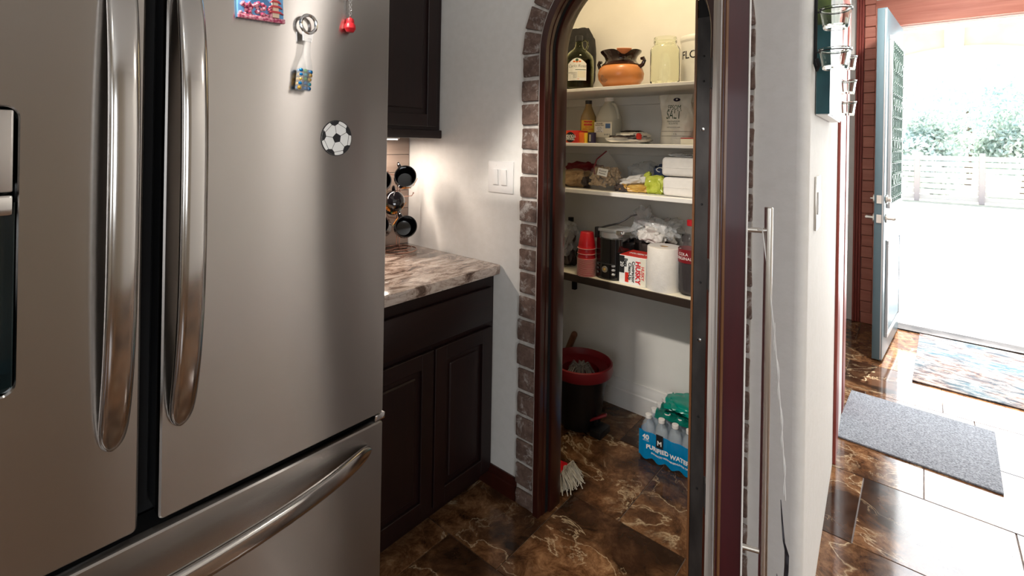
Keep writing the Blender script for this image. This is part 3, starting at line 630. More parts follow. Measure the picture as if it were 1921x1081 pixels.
# ------------------------------------------------------------------ pantry shelves
SY0, SYB = 2.07, 2.449
for nm, z, th, m in (('top', 1.700, .016, 'white_trim'), ('second', 1.430, .016, 'white_trim'), ('third', 1.200, .020, 'white_trim'), ('lowest', .775, .036, 'shelf_brown')):
    sh = thing('pantry_shelf', {'top': 'white painted shelf under the flour canister, highest in the pantry', 'second': 'white painted shelf under the salt bag', 'third': 'white painted shelf under the paper towel packs', 'lowest': 'dark brown shelf under the coffee maker, lowest in the pantry'}[nm], 'shelf', (-1.06, 2.26, z), group='shelves in the pantry')
    MB().box(-.638, .660, SY0-2.26, SYB-2.26, -th, 0, .002, 1).obj('board', m, sh)
    MB().box(-.638, .655, SYB-2.26-.018, SYB-2.26, -th-.045, -th, .002, 1).obj('cleat', 'white_trim', sh)
    if nm == 'lowest':
        MB().box(-.636, .655, SY0-2.26+.006, SYB-2.26, 0, .0012).obj('liner', 'cream_paper', sh)
br = thing('shelf_bracket', 'black metal bracket under the dark lowest shelf', 'bracket', (-1.55, 2.43, .735))
MB().box(-.012, .012, -.005, .018, -.16, 0, .002).box(-.012, .012, -.2, .018, -.005, 0, .001).obj('angle_iron', 'matt_black', br)
Z1, Z2, Z3, Z4 = 1.700, 1.430, 1.200, .7765

# --- top shelf
bg_ = thing('cloth_bag', 'rounded black cloth bag slumped behind the glass jug', 'bag', (-1.50, 2.36, Z1))
MB().pouch((0, 0, 0), .21, .12, .40, 2, .08, p=.75, fl=.3).obj('cloth', 'black_cloth', bg_)
jg = thing('glass_jug', 'big glass jug of dark wine with a white label and looped handle', 'jug', (-1.377, 2.17, Z1), .45)
jug = [(0, 0), (.070, .001), (.077, .010), (.078, .10), (.077, .155), (.070, .178), (.050, .200), (.030, .216), (.021, .230), (.0175, .262)]
MB().lathe(jug + [(.0150, .262), (.0185, .229), (.028, .212), (.048, .196), (.067, .174), (.074, .153), (.075, .10), (.074, .012), (0, .005)], 40).obj('glass', 'jug_glass', jg, smooth=60)
MB().lathe([(0, .0055), (.072, .0125), (.0725, .10), (.0722, .153), (.070, .160), (0, .160)], 40).obj('wine', 'wine', jg)
MB().lathe([(.0185, .255), (.0195, .256), (.0195, .283), (.018, .285), (0, .285)], 20).obj('cap', 'black_plastic', jg)
MB().tube([(.017, 0, .257), (.032, -.006, .262), (.044, -.010, .252), (.047, -.012, .232), (.040, -.012, .214), (.033, -.010, .208)], .0045, 8).obj('loop_handle', 'jug_glass', jg)
lb = patch(.0785, .045, .130, -.62, .62).obj('label', 'white_print', jg)
ar = MB(); rings = []
for i in range(17):
    a = -.62+1.24*i/16; zt = .130+.028*cos(a/.62*pi/2); rings.append([(.0785*sin(a), -.0785*cos(a), .129), (.0791*sin(a), -.0791*cos(a), .129), (.0791*sin(a), -.0791*cos(a), zt), (.0785*sin(a), -.0785*cos(a), zt)])
ar.loft(rings).obj('label_top', 'white_print', jg)
text('lettering', 'Carlo Rossi', .020, 'grey_ink', lb, T((0, 0, .118)), wrap=.0793, lean=.3)
text('fine_print', 'NUTRITION FACTS\nserving size\ncalories\ntotal fat\nsodium', .0062, 'grey_ink', lb, T((0, 0, .072)) , wrap=.0793, al='RIGHT')
patch(.0793, .098, .1005, -.1, .60).obj('green_band', 'green_ink', lb); patch(.0793, .060, .092, .05, .55).obj('cream_panel', 'cream_paper', lb)
text('fine_print', '128', .008, 'orange_print', lb, T((.0, 0, .052)), wrap=.0793, al='LEFT')
cr = MB().ball((0, -.0790, .148), .008, 2, (1, .12, 1)); cr.obj('crest', 'green_ink', lb)
MB().ball((-.013, -.0780, .141), .007, 2, (1.2, .12, .6)).ball((.013, -.0780, .141), .007, 2, (1.2, .12, .6)).ball((0, -.0790, .139), .006, 2, (1.2, .12, .6)).obj('fruit_print', 'orange_print', lb)
pt = thing('clay_pot', 'round orange clay pot with a dark glazed neck, chipped rim and two small handles', 'pot', (-1.152, 2.2, Z1))
def irregular(a, z): return 1+.012*sin(3*a+z*20)
MB().lathe([(0, 0), (.062, 0), (.085, .012), (.108, .045), (.112, .072), (.104, .098), (.090, .112), (.084, .114), (.10, .07), (.08, .01), (0, .006)], 48, sq=irregular).obj('belly', 'clay', pt)
nk = MB().lathe([(.090, .111), (.094, .116), (.080, .128), (.074, .140), (.080, .158), (.098, .178), (.100, .184), (.094, .185), (.076, .160), (.068, .140), (.076, .12)], 48)
for v in nk.b.verts:
    a = atan2(v.co.y, v.co.x)
    if v.co.z > .15 and v.co.y < 0:
        k = math.exp(-((a+.95)/.30)**2); v.co.z -= k*.030*(v.co.z-.15)/.035
nk.obj('neck', 'brown_glaze', pt, smooth=60)
MB().lathe([(.072, .150), (.0795, .165), (.0955, .186), (.0975, .1845), (.080, .160)], 10, a0=-1.3, a1=-.55, cap=False).obj('chipped_rim', 'raw_clay', pt)
MB().ball((-.035, -.101, .045), .022, 2, (1, .18, 1)).obj('soot_mark', 'clay_soot', pt)
for i in range(5): MB().ball((random.uniform(-.05, .03), -.0735-.002*i, .150), .0035, 1).obj('glaze_bead', 'brown_glaze', pt) if i < 1 else None
for s in (-1, 1): MB().tube([(s*.098, 0, .100), (s*.116, 0, .112), (s*.124, 0, .130), (s*.118, 0, .142), (s*.106, 0, .140)], [.011, .010, .009, .010, .007], 10).obj('handle', 'brown_glaze', pt)
ja = thing('glass_jar', 'empty faceted greenish glass jar with a threaded mouth', 'jar', (-.926, 2.2, Z1))
oct_ = lambda a, z: 1/max(cos((a % (pi/4))-pi/8), .92) if .015 < z < .175 else 1.
outer = [(0, 0), (.058, 0), (.064, .008), (.065, .02), (.065, .165), (.060, .182), (.050, .192), (.0495, .198), (.052, .201), (.052, .206), (.0495, .209), (.052, .213), (.0515, .222), (.0495, .226)]
MB().lathe(outer + [(.046, .226), (.046, .192), (.056, .180), (.0605, .164), (.0605, .02), (.055, .010), (0, .008)], 48, sq=oct_).obj('glass', 'green_tint_glass', ja, smooth=30)
fl = thing('flour_canister', 'tall white enamel canister lettered FLOUR', 'canister', (-.828, 2.36, Z1))
MB().lathe([(0, 0), (.078, 0), (.080, .003), (.080, .215), (.0815, .217), (.0815, .225), (.080, .227), (0, .227)], 48).obj('body', 'white_enamel', fl)
MB().lathe([(.083, .222), (.0835, .226), (.083, .240), (.079, .246), (.05, .254), (0, .257)], 48).obj('lid', 'white_enamel', fl)
MB().lathe([(0, .255), (.008, .256), (.007, .264), (.012, .272), (.011, .281), (0, .284)], 20).obj('knob', 'white_enamel', fl)
text('lettering', 'FLOUR', .052, 'black_ink', fl, R(9, 'Z') @ T((0, 0, .150)), wrap=.0803, bold=.0006, sx=.92)
# --- second shelf
tt = thing('toast_box', 'red and orange carton of frozen toast lying upside down', 'box', (-1.365, 2.13, Z2), .05)
MB().box(-.085, .045, -.05, .05, 0, .062, .002).obj('carton', 'red_print', tt)
MB().box(.0455, .072, -.045, .045, 0, .052, .001).obj('end_flap', 'orange_print', tt); MB().box(.0725, .088, -.04, .04, 0, .050, .001).obj('yellow_carton', 'yellow_print', tt)
MB().box(-.083, -.018, -.0508, -.0502, .004, .058).obj('orange_panel', 'orange_print', tt)
MB().cyl((0, -.0508, .028), (0, -.0515, .028), .026, n=24).obj('roundel', 'black_ink', tt)
text('lettering', 'TEXAS\nTOUGH', .018, 'white_print', tt, T((0, -.0518, .028)) @ R(180, 'Y') @ FRONT, bold=.0006, sp=.75)
cn = thing('small_can', 'small dark purple tin with silver lettering between the toast carton and the white jug', 'can', (-1.258, 2.115, Z2))
MB().cyl((0, 0, 0), (0, 0, .052), .020, n=24, bev=.001).obj('tin', 'purple_dark', cn); patch(.0202, .008, .042, -.2, .25).obj('stripe', 'satin_nickel', cn)
vb = thing('vinegar_bottle', 'amber vinegar bottle with a black cap and orange label', 'bottle', (-1.344, 2.22, Z2), .5)
mat('vinegar', (.30, .20, .08), .08, coat=.4)
MB().lathe([(0, 0), (.038, .001), (.042, .008), (.042, .120), (.039, .138), (.022, .178), (.017, .192), (.0165, .205), (0, .205)], 32).obj('bottle', 'vinegar', vb, smooth=50)
MB().cyl((0, 0, .203), (0, 0, .222), .0175, n=24, bev=.001).obj('cap', 'black_plastic', vb)
lb = patch(.0424, .020, .118, -.9, .9).obj('label', 'yellow_print', vb); patch(.0430, .090, .114, -.5, .5).obj('red_band', 'red_print', lb)
text('lettering', 'ORGANIC', .013, 'yellow_print', lb, T((0, 0, .102)), wrap=.0436, bold=.0004)
text('lettering', 'RAW\nUNFILTERED', .011, 'red_print', lb, T((0, 0, .076)), wrap=.0436); text('lettering', 'APPLE CIDER\nVINEGAR', .012, 'green_ink', lb, T((0, 0, .046)), wrap=.0436)
gj = thing('plastic_jug', 'cloudy white gallon jug with a printed label beside the vinegar bottle', 'jug', (-1.245, 2.26, Z2))
sqr = lambda a, z: (1/max(abs(cos(a)), abs(sin(a))))**.45 if z < .15 else 1+(1-sm(.15, .20, z))*((1/max(abs(cos(a)), abs(sin(a))))**.45-1)
MB().lathe([(0, 0), (.052, 0), (.060, .01), (.060, .105), (.058, .112), (.060, .118), (.058, .135), (.045, .175), (.026, .207), (.022, .212), (.022, .220), (0, .220)], 40, sq=sqr).obj('body', 'cloudy_plastic', gj, smooth=50)
MB().cyl((0, 0, .216), (0, 0, .236), .024, n=24, bev=.002).obj('cap', 'white_plastic', gj)
MB().tube([(.022, -.01, .202), (.040, -.012, .198), (.050, -.012, .175), (.056, -.012, .145), (.057, -.01, .125)], .008, 8).obj('grip', 'cloudy_plastic', gj)
lb = MB().box(-.050, .052, -.0625, -.0618, .030, .108).obj('label', 'cream_paper', gj); MB().box(.015, .042, -.0632, -.0628, .076, .100).obj('blue_square', 'blue_print', lb)
MB().box(-.044, .004, -.0632, -.0628, .056, .088).obj('facts_panel', 'white_print', lb)
text('fine_print', 'DISTILLED\nNutrition Facts', .008, 'black_ink', lb, T((-.02, -.0634, .096)) @ FRONT); text('fine_print', 'III IIII II', .012, 'grey_ink', lb, T((.025, -.0634, .044)) @ FRONT); text('fine_print', 'servings\ncalories 0\nfat 0g\nsodium 0g', .0075, 'grey_ink', lb, T((-.02, -.0636, .071)) @ FRONT)
fb = thing('flat_bags', 'flat crumpled white and brown food bag lying beside the white jug', 'bag', (-1.10, 2.19, Z2))
MB().pouch((0, 0, 0), .205, .15, .034, 5, .3, p=.7).obj('lower_bag', 'white_wrap', fb); MB().pouch((.02, .0, .022), .15, .13, .030, 8, .35, p=.7).obj('upper_bag', 'white_wrap', fb)
MB().pouch((.012, -.030, .022), .17, .09, .016, 11, .4, p=.7).obj('brown_fold', 'dark_bag', fb); MB().pouch((.01, .02, .050), .10, .09, .016, 12, .4, p=.7).obj('brown_tip', 'dark_bag', fb)
MB().pouch((.083, -.058, .022), .022, .02, .028, 15, .2).obj('red_mark', 'red_print', fb)
sa = thing('salt_bag', 'tall white resealable bag lettered EPSOM SALT with a crumpled edge', 'bag', (-.872, 2.22, Z2), .15)
def bagsheet(w, h, d, seed):
    t = bmesh.new(); nx, nz = 22, 30; G = {}
    for sd in (0, 1):
        for i in range(nx+1):
            for j in range(nz+1):
                a = i/nx*2-1; b_ = j/nz; wid = w/2*(1-.06*sin(b_*9)*(a > 0)-.07*sm(.35, .7, b_)*(1-sm(.75, 1, b_))*(a > 0)+.04*sm(.8, 1, b_))
                th = d/2*(1-a*a)**.6*(1-sm(.45, 1, b_)*.86)
                n_ = noise.fractal(Vector((a*2.2, b_*4, seed)), 1, 2, 3)*.012*(.4+b_)
                y = (-1 if sd == 0 else 1)*th+n_+.02*b_
                if (i in (0, nx) or j == nz) and sd == 1: G[sd, i, j] = G[0, i, j]; continue
                G[sd, i, j] = t.verts.new((a*wid+.012*sin(b_*5)*b_, y, b_*h*(1+.02*noise.noise(Vector((a*3, seed, 0)))*(b_ > .9))))
    for sd in (0, 1):
        for i in range(nx):
            for j in range(nz):
                f = [G[sd, i, j], G[sd, i+1, j], G[sd, i+1, j+1], G[sd, i, j+1]]
                if len(set(f)) > 2:
                    try: t.faces.new(list(dict.fromkeys(f)))
                    except ValueError: pass
    m = MB(); m.add(t); return m, G
m, G = bagsheet(.150, .232, .075, 3.3); sbg = m.obj('pouch', 'salt_bag', sa, smooth=60)
def drape(o, d=.0012):     # move flat print on to the bag's front
    from mathutils.bvhtree import BVHTree
    bv = BVHTree.FromPolygons([v.co[:] for v in sbg.data.vertices], [p.vertices[:] for p in sbg.data.polygons])
    for v in o.data.vertices:
        h, _, _, _ = bv.ray_cast(Vector((v.co.x, -.3, v.co.z)), Vector((0, 1, 0)))
        if h: v.co.y = h.y-d+(v.co.y+.3)*.0
sbl = []
sbl.append(text('lettering', 'EPSOM', .032, 'green_ink', sbg, T((-.012, -.3, .170)) @ FRONT, sx=.62)); sbl.append(text('lettering', 'SALT', .060, 'green_ink', sbg, T((-.012, -.3, .136)) @ FRONT, sx=.50))
sbl.append(text('lettering', 'MAGNESIUM\nSULFATE', .010, 'green_ink', sbg, T((-.010, -.3, .100)) @ FRONT)); sbl.append(text('lettering', '5 lb', .010, 'grey_ink', sbg, T((0, -.3, .047)) @ FRONT)); sbl.append(text('lettering', 'relaxing mineral soak', .007, 'grey_ink', sbg, T((-.01, -.3, .079)) @ FRONT))
for z in (.038, .059):
    l = MB()
    for i in range(24): l.box(-.066+i*.0055, -.0605+i*.0055, -.3, -.2995, z, z+.0014)
    sbl.append(l.obj('printed_line', 'black_ink', sbg))
sbl.append(MB().prism([(-.003+.015*cos(a), .207+.009*sin(a)) for a in [2*pi*k/20 for k in range(20)]], .0004, T((0, -.3, 0)) @ FRONT).obj('oval_seal', 'purple_dark', sbg))
for o in sbl: drape(o)
cd = thing('card_packet', 'flat cream packet with a red edge lying behind the salt bag', 'packet', (-.76, 2.22, Z2))
MB().box(-.06, .06, -.09, .09, 0, .026, .002).obj('packet', 'cream_paper', cd); MB().box(-.06, .06, -.09, .09, .0262, .030, .001).obj('red_edge', 'red_paint', cd)
# --- third shelf
bb = thing('bread_bag', 'tan food bag lying at the shadowed end of the shelf', 'bag', (-1.40, 2.20, Z3), -.1)
MB().pouch((0, 0, 0), .19, .14, .085, 21, .3, p=.7).obj('bag', 'brown_bag', bb); MB().pouch((.093, -.02, .01), .04, .08, .05, 22, .3).obj('dark_end', 'dark_bag', bb)
b2 = thing('red_packet', 'dark red packet lying behind the tan food bag', 'packet', (-1.44, 2.36, Z3)); MB().pouch((0, 0, 0), .20, .12, .115, 31, .3, p=.6).obj('packet', 'dull_red', b2)
nb = thing('peanut_bag', 'clear bag filled with peanuts in the shell with a red ribbon tie and white tag', 'bag', (-1.215, 2.19, Z3))
pm = MB(); pm.lathe([(0, -.017), (.0055, -.0145), (.0075, -.008), (.0055, 0), (.0075, .008), (.0055, .0145), (0, .017)], 8); po = pm.obj('peanut', 'peanut', None, smooth=80); pme = po.data; bpy.data.objects.remove(po)
random.seed(11)
for i in range(150):
    a = random.uniform(0, 2*pi); zz = random.uniform(.021, .105); rr_ = .078*(1-.35*max(0, (zz-.06)/.05))*sqrt(random.uniform(.55, 1))
    inst('peanut', pme, nb, (rr_*cos(a), rr_*sin(a)*.85, zz), (random.uniform(0, 3), random.uniform(0, 3), random.uniform(0, 3)), (1, 1, 1))
mat('thin_film', (.8, .8, .78), .12, alpha=.14)
bf = MB().lathe([(.0, 0), (.078, .002), (.088, .03), (.088, .06), (.078, .10), (.05, .125), (.028, .16), (.011, .178), (.009, .188), (.020, .203)], 30, cap=False, sq=lambda a, z: 1+.04*sin(5*a+z*40)*sm(0, .1, z)); bf.obj('film', 'thin_film', nb, smooth=80)
MB().tube([(-.033, -.06, .075), (-.035, -.066, .11), (-.028, -.05, .15), (-.012, -.02, .175), (.004, -.01, .192)], .0035, 6).obj('ribbon', 'dull_red', nb)
tg_ = MB().box(-.028, .028, -.001, 0, -.018, .018, .0005, 1); tg_.b.transform(T((.028, -.090, .090)) @ R(-12, 'X') @ R(8, 'Y')); tgo = tg_.obj('tag', 'white_print', nb)
text('lettering', 'Roasted\nPeanuts', .012, 'black_ink', tgo, T((.028, -.0912, .090)) @ R(-12, 'X') @ R(8, 'Y') @ FRONT)
sn = thing('snack_bag', 'crumpled white and orange snack bag beside the peanuts', 'bag', (-1.055, 2.20, Z3), .15)
MB().pouch((0, -.02, 0), .14, .10, .040, 41, .35, p=.7).obj('orange_bag', 'gold_bag', sn); MB().pouch((-.01, .0, .030), .13, .09, .045, 43, .35, p=.7, M=R(-14, 'Y')).obj('white_bag', 'white_wrap', sn)
MB().pouch((-.06, -.035, .0), .07, .07, .034, 44, .35).obj('dark_corner', 'dark_bag', sn); MB().pouch((.055, -.01, .045), .03, .04, .05, 45, .3).obj('yellow_top', 'green_bag', sn)
cl = thing('clear_bag', 'clear plastic bag slumped behind the snack bag', 'bag', (-1.09, 2.36, Z3)); MB().pouch((0, 0, 0), .17, .10, .13, 47, .4, p=.8).obj('film', 'clear_film', cl)
gb = thing('green_snack_bag', 'shiny yellow green snack bag leaning against the paper towel packs', 'bag', (-.945, 2.17, Z3)); MB().pouch((0, 0, 0), .092, .07, .080, 51, .25, p=.6).obj('bag', 'green_bag', gb)
bl = thing('blue_snack_bag', 'dark blue snack bag behind the yellow green one', 'bag', (-.955, 2.29, Z3)); MB().pouch((0, 0, 0), .10, .08, .135, 53, .25, p=.6).obj('bag', 'blue_bag', bl)
MB().tube([(-.005+.017*cos(a), -.046, .108+.010*sin(a)) for a in [2*pi*k/16*.75 for k in range(17)]], .0022, 6).obj('white_swirl', 'white_print', bl)
for k, (z, dx) in enumerate(((0, .004), (.087, -.002))):
    tp = thing('paper_towel_pack', ('folded white paper towel pack under another pack' if k == 0 else 'folded white paper towel pack on top of another pack'), 'paper towels', (-.818+dx, 2.165, Z3+z), group='folded paper towel packs')
    m = MB().box(-.076, .076, -.060, .10, .001, .0855, .016, 4)
    for v in m.b.verts: v.co += noise.noise_vector(v.co*22+Vector((k*5, 0, 0)))*.003; v.co.z = max(v.co.z, .0005)
    m.obj('folded_stack', 'tissue', tp)
    for sx in (-.077,): MB().box(-.073, .073, -.0615, -.058, .040, .0412, .0005, 1).obj('fold_line', 'white_trim', tp)
pf = thing('paper_scrap', 'crumpled thin wrapper on top of the paper towel packs', 'wrapper', (-.825, 2.17, Z3+.1735)); MB().pouch((0, 0, 0), .10, .09, .018, 61, .5, p=.8).obj('wrapper', 'clear_film', pf)
# --- lowest shelf
db = thing('dark_bottle', 'dark green glass bottle standing behind the red cups', 'bottle', (-1.545, 2.38, Z4))
mat('dark_green_glass', (.004, .016, .010), .06, coat=.5)
MB().lathe([(0, 0), (.034, .001), (.036, .008), (.036, .12), (.030, .15), (.016, .175), (.0145, .20), (0, .20)], 28).obj('bottle', 'dark_green_glass', db); MB().cyl((0, 0, .18), (0, 0, .226), .0165, n=20, bev=.001).obj('cap', 'black_plastic', db)
lp = thing('wrapped_bag', 'clear bag of dark goods slumped beside the red cups', 'bag', (-1.475, 2.20, Z4)); MB().pouch((0, 0, 0), .15, .12, .165, 71, .3, p=.65).obj('contents', 'dark_bag', lp); MB().pouch((0, -.004, .05), .17, .14, .165, 72, .4, p=.7).obj('film', 'clear_film', lp)
cu_ = None
random.seed(3)
cupm = MB().lathe([(.036, 0), (.0375, .0015), (.036, .003), (.034, .02), (.026, .088), (.024, .090), (0, .090), (0, .0885), (.024, .0885), (.0255, .087), (.0335, .019), (.035, 0)], 30, cap=False)
cupo = cupm.obj('cup', 'red_plastic', None, smooth=40); cupme = cupo.data; bpy.data.objects.remove(cupo)
rimm = MB().lathe([(.0350, 0), (.0374, .0003), (.0387, .0008), (.0387, .0022), (.0362, .0026), (.0350, .0022)], 30, cap=False).obj('rim', 'white_print', None); rimme = rimm.data; bpy.data.objects.remove(rimm)
mat('pink_rim', (.80, .50, .48), .4)
rimme.materials[0] = MATS['pink_rim']
zc_ = 0.; n_c = 18
lab = ['red plastic cup lowest in the upside down stack', 'red plastic cup inside the upside down stack with only its pale rim showing', 'red plastic cup on top of the upside down stack']
zs = [i*.0056 for i in range(n_c-2)]; zs += [zs[-1]+.024, zs[-1]+.050]
for i, z in enumerate(zs):
    c_ = thing('plastic_cup', lab[0] if i == 0 else lab[2] if i == n_c-1 else ('red plastic cup second from the top of the upside down stack' if i == n_c-2 else 'red plastic cup third from the top with its red side just showing' if i == n_c-3 else lab[1]), 'cup', (-1.271, 2.105, Z4+z), group='red plastic cups in the upside down stack')
    inst('cup_wall', cupme, c_, (0, 0, 0), sc=(1.22, 1.22, .90) if i < n_c else 1); inst('cup_rim', rimme, c_, (0, 0, 0), sc=(1.22, 1.22, 1.0))
cm = thing('coffee_maker', 'black coffee maker with round grey buttons and a glass topped lid', 'coffee maker', (-1.163, 2.16, Z4), .0)
# rounded front body
poly = [(-.068, .10), (-.068, -.02)] + [(-.068*cos(a), -.02-.045*sin(a)) for a in [pi*k/14 for k in range(1, 14)]] + [(.068, -.02), (.068, .10)]
MB().prism(poly, .195).obj('body', 'glossy_black', cm)
MB().lathe([(.050, .195), (.054, .197), (.054, .218), (.050, .222), (0, .224)], 30, c=(0, .0, 0)).obj('glass_collar', 'clear_film', cm)
MB().lathe([(.046, .196), (.0465, .22), (0, .221)], 30).obj('metal_rim', 'satin_nickel', cm)
MB().box(-.070, .075, -.04, .095, .222, .240, .006).obj('lid', 'clear_film', cm); MB().box(-.072, -.055, -.045, -.02, .19, .242, .003).obj('lid_hinge', 'dark_steel', cm); MB().box(.045, .078, -.05, -.02, .215, .238, .006).obj('lid_latch', 'chrome', cm)
MB().tube([(-.066, -.035, .232), (-.03, -.02, .245), (.03, .0, .265), (.06, .02, .285), (.085, .03, .305), (.115, .03, .314)], .0042, 8).obj('lid_handle', 'dark_steel', cm)
MB().cyl((0, -.062, .050), (0, -.070, .050), .015, n=24, bev=.001).obj('dial', 'satin_nickel', cm); MB().ball((0, -.070, .050), .007, 2, (1, .3, 1)).obj('dial_centre', 'gold_bag', cm)
for s in (-1, 1):
    for k in range(3):
        MB().ball((s*.042, -.0590+.0025*0, .030+k*.020), .010, 2, (1, .35, .6), M=R(s*35, 'Z')).obj('button', 'mesh_grey' if s < 0 else 'door_steel', cm)
MB().box(-.045, .045, -.0668, -.060, .075, .078).obj('trim_line', 'dark_steel', cm)
hb = thing('trash_bag_box', 'white and black carton of contractor bags with red HUSKY lettering', 'box', (-1.022, 2.143, Z4), -.02)
MB().box(-.067, .067, -.045, .09, 0, .132, .0015, 1).obj('carton', 'white_print', hb)
MB().box(-.066, .066, -.044, .089, .1322, .1332).obj('lid_print', 'red_print', hb)
MB().box(-.066, -.040, -.0458, -.0453, .050, .130).obj('black_panel', 'black_ink', hb); MB().box(.038, .066, -.0456, -.0453, .002, .130).obj('pale_panel', 'cream_paper', hb)
def vt(st, x, size, m, bold, z=.062, al='CENTER'): text('lettering', st, size, m, hb, T((x, -.0460, z)) @ R(90, 'Y') @ FRONT, bold=bold, al=al)
vt('HUSKY', .028, .033, 'red_ink', .0012, .062); vt('Contractor', .006, .021, 'black_ink', .0006); vt('Clean-Up', -.012, .021, 'black_ink', .0006); vt('Bags', -.032, .022, 'black_ink', .0006, .10); vt('20', -.053, .024, 'white_print', .0004, .09); vt('HUSKY', .052, .020, 'red_ink', .0004, .062)
MB().box(-.036, -.018, -.0458, -.0453, .010, .055).obj('red_panel', 'red_print', hb)
text('lettering', 'HUSKY', .03, 'white_print', hb, T((0, .02, .1336)), bold=.0008)
pr = thing('paper_roll', 'large white paper towel roll standing on end', 'paper roll', (-.893, 2.150, Z4))
MB().lathe([(.019, .0), (.0735, .0), (.0745, .004), (.0748, .09), (.0742, .188), (.0725, .192), (.020, .1925), (.019, .0)], 48, cap=False, sq=lambda a, z: 1+.003*sin(z*180)).obj('roll', 'tissue', pr)
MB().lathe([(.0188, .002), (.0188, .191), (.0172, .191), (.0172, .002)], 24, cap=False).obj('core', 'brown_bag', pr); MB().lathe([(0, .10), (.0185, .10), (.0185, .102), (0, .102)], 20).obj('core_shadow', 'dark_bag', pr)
co = thing('cola_bottle', 'large plastic bottle of dark soda with a red cap and red label', 'bottle', (-.775, 2.155, Z4))
prof = [(.030, 0), (.046, .006), (.050, .02), (.048, .05), (.051, .09), (.051, .135), (.049, .16), (.052, .18), (.050, .205), (.040, .240), (.024, .272), (.0155, .288), (.0145, .300)]
MB().lathe(prof, 36).obj('shell', 'soda_shell', co, smooth=60); MB().lathe([(0, .002), (.045, .007), (.049, .02), (.047, .05), (.050, .09), (.050, .140), (0, .140)], 36).obj('cola', 'cola_liquid', co)
MB().lathe([(.0165, .298), (.018, .299), (.018, .322), (.016, .324), (0, .324)], 24).obj('cap', 'red_paint', co)
lb = patch(.0525, .142, .200, -3.14, 3.14, n=40).obj('label', 'dull_red', co); text('lettering', 'COLA\nORIGINAL', .018, 'white_print', lb, R(-18, 'Z') @ T((0, 0, .17)), wrap=.0533)
pb = thing('plastic_bag', 'clear crumpled plastic bag piled behind the carton and paper roll', 'bag', (-1.045, 2.345, Z4))
MB().pouch((.02, .03, 0), .20, .12, .20, 81, .35, p=.7).obj('contents', 'dark_bag', pb)
MB().pouch((.06, .0, .17), .17, .13, .10, 83, .5, sub=5, p=.8).obj('film', 'clear_film', pb); MB().pouch((-.04, .01, .16), .10, .11, .15, 85, .5, sub=5, p=.8).obj('film', 'clear_film', pb)
MB().pouch((.03, -.01, .15), .15, .12, .10, 87, .5, sub=5, p=.8).obj('white_film', 'white_wrap', pb)
sb = thing('sauce_bottle', 'small dark bottle with a black cap behind the paper roll', 'bottle', (-.885, 2.395, Z4))
MB().lathe([(0, 0), (.030, 0), (.032, .005), (.032, .11), (.018, .15), (.014, .165), (.014, .18), (0, .18)], 24).obj('bottle', 'dark_bag', sb); MB().cyl((0, 0, .178), (0, 0, .215), .020, n=20, bev=.001).obj('cap', 'black_plastic', sb); patch(.0325, .12, .13, -1, 1).obj('band', 'dull_red', sb)
# --- pantry floor
bk = thing('mop_bucket', 'black spin mop bucket with a red rim and foot pedal', 'bucket', (-1.330, 2.16, 0))
MB().lathe([(0, .004), (.095, .004), (.105, .02), (.125, .18), (.145, .27), (.150, .285), (.142, .285), (.118, .17), (.09, .03), (0, .02)], 40).obj('tub', 'black_plastic', bk)
MB().lathe([(.150, .262), (.158, .268), (.163, .285), (.160, .318), (.152, .322), (.142, .300), (.140, .270)], 44, cap=False, sq=lambda a, z: 1+.02*cos(2*a)).obj('rim', 'dull_red', bk)
MB().lathe([(.10, .26), (.142, .282), (.140, .290), (.095, .275), (.09, .20), (0, .20), (0, .195), (.095, .19)], 36, cap=False).obj('wringer_basket', 'dull_red', bk)
md = MB(); random.seed(5)
for i in range(70):
    a = random.uniform(0, 2*pi); r1 = random.uniform(.02, .085); md.tube([(.01*cos(a), .01*sin(a), .285), (r1*.6*cos(a), r1*.6*sin(a), .282+random.uniform(0, .02)), (r1*cos(a), r1*sin(a), .255)], .0035, 5)
md.obj('wet_mop_head', 'grey_yarn', bk, kind='stuff')
MB().box(.10, .16, -.07, .03, .0, .035, .006).obj('pedal_housing', 'black_plastic', bk); pd = MB().box(-.045, .045, -.014, .014, -.006, .006, .004, M=T((.125, -.03, .085)) @ R(-28, 'Y') @ R(20, 'Z')); pd.obj('pedal', 'dull_red', bk)
MB().box(.105, .118, -.035, -.02, .03, .09, .003).obj('pedal_arm', 'black_plastic', bk)
hd = thing('broom_handle', 'round wooden broom handle end leaning behind the mop bucket', 'broom', (-1.66, 2.39, 0))
MB().tube([(.0, .0, .0), (.085, -.012, .18), (.160, -.025, .345)], .018, 12).obj('stick', 'broom_wood', hd); MB().ball((.1605, -.0252, .3455), .0182, 2).obj('tip', 'broom_wood', hd)
ft = thing('mesh_screen', 'round grey mesh screen leaning between the bucket and the doorway', 'screen', M=T((-1.49, 1.90, .178)) @ R(50, 'Z') @ R(80, 'X'))
MB().lathe([(0, 0), (.165, 0), (.170, .003), (.170, .009), (.165, .012), (0, .012)], 44).obj('mesh', 'mesh_grey', ft); MB().tube([(.170*cos(a), .170*sin(a), .006) for a in [2*pi*k/44 for k in range(44)]], .005, 6, True).obj('hoop', 'dark_steel', ft)
mp = thing('string_mop', 'cream string mop head with a red clamp lying just inside the doorway', 'mop', (-1.145, 1.735, 0))
MB().box(-.05, .012, -.035, .035, .035, .068, .01, M=R(8, 'Z')).obj('clamp', 'red_plastic', mp); MB().tube([(-.05, 0, .05), (-.20, .10, .30), (-.38, .22, .75), (-.46, .27, 1.0)], .012, 10).obj('shaft', 'dark_steel', mp)
random.seed(8)
yn = MB()
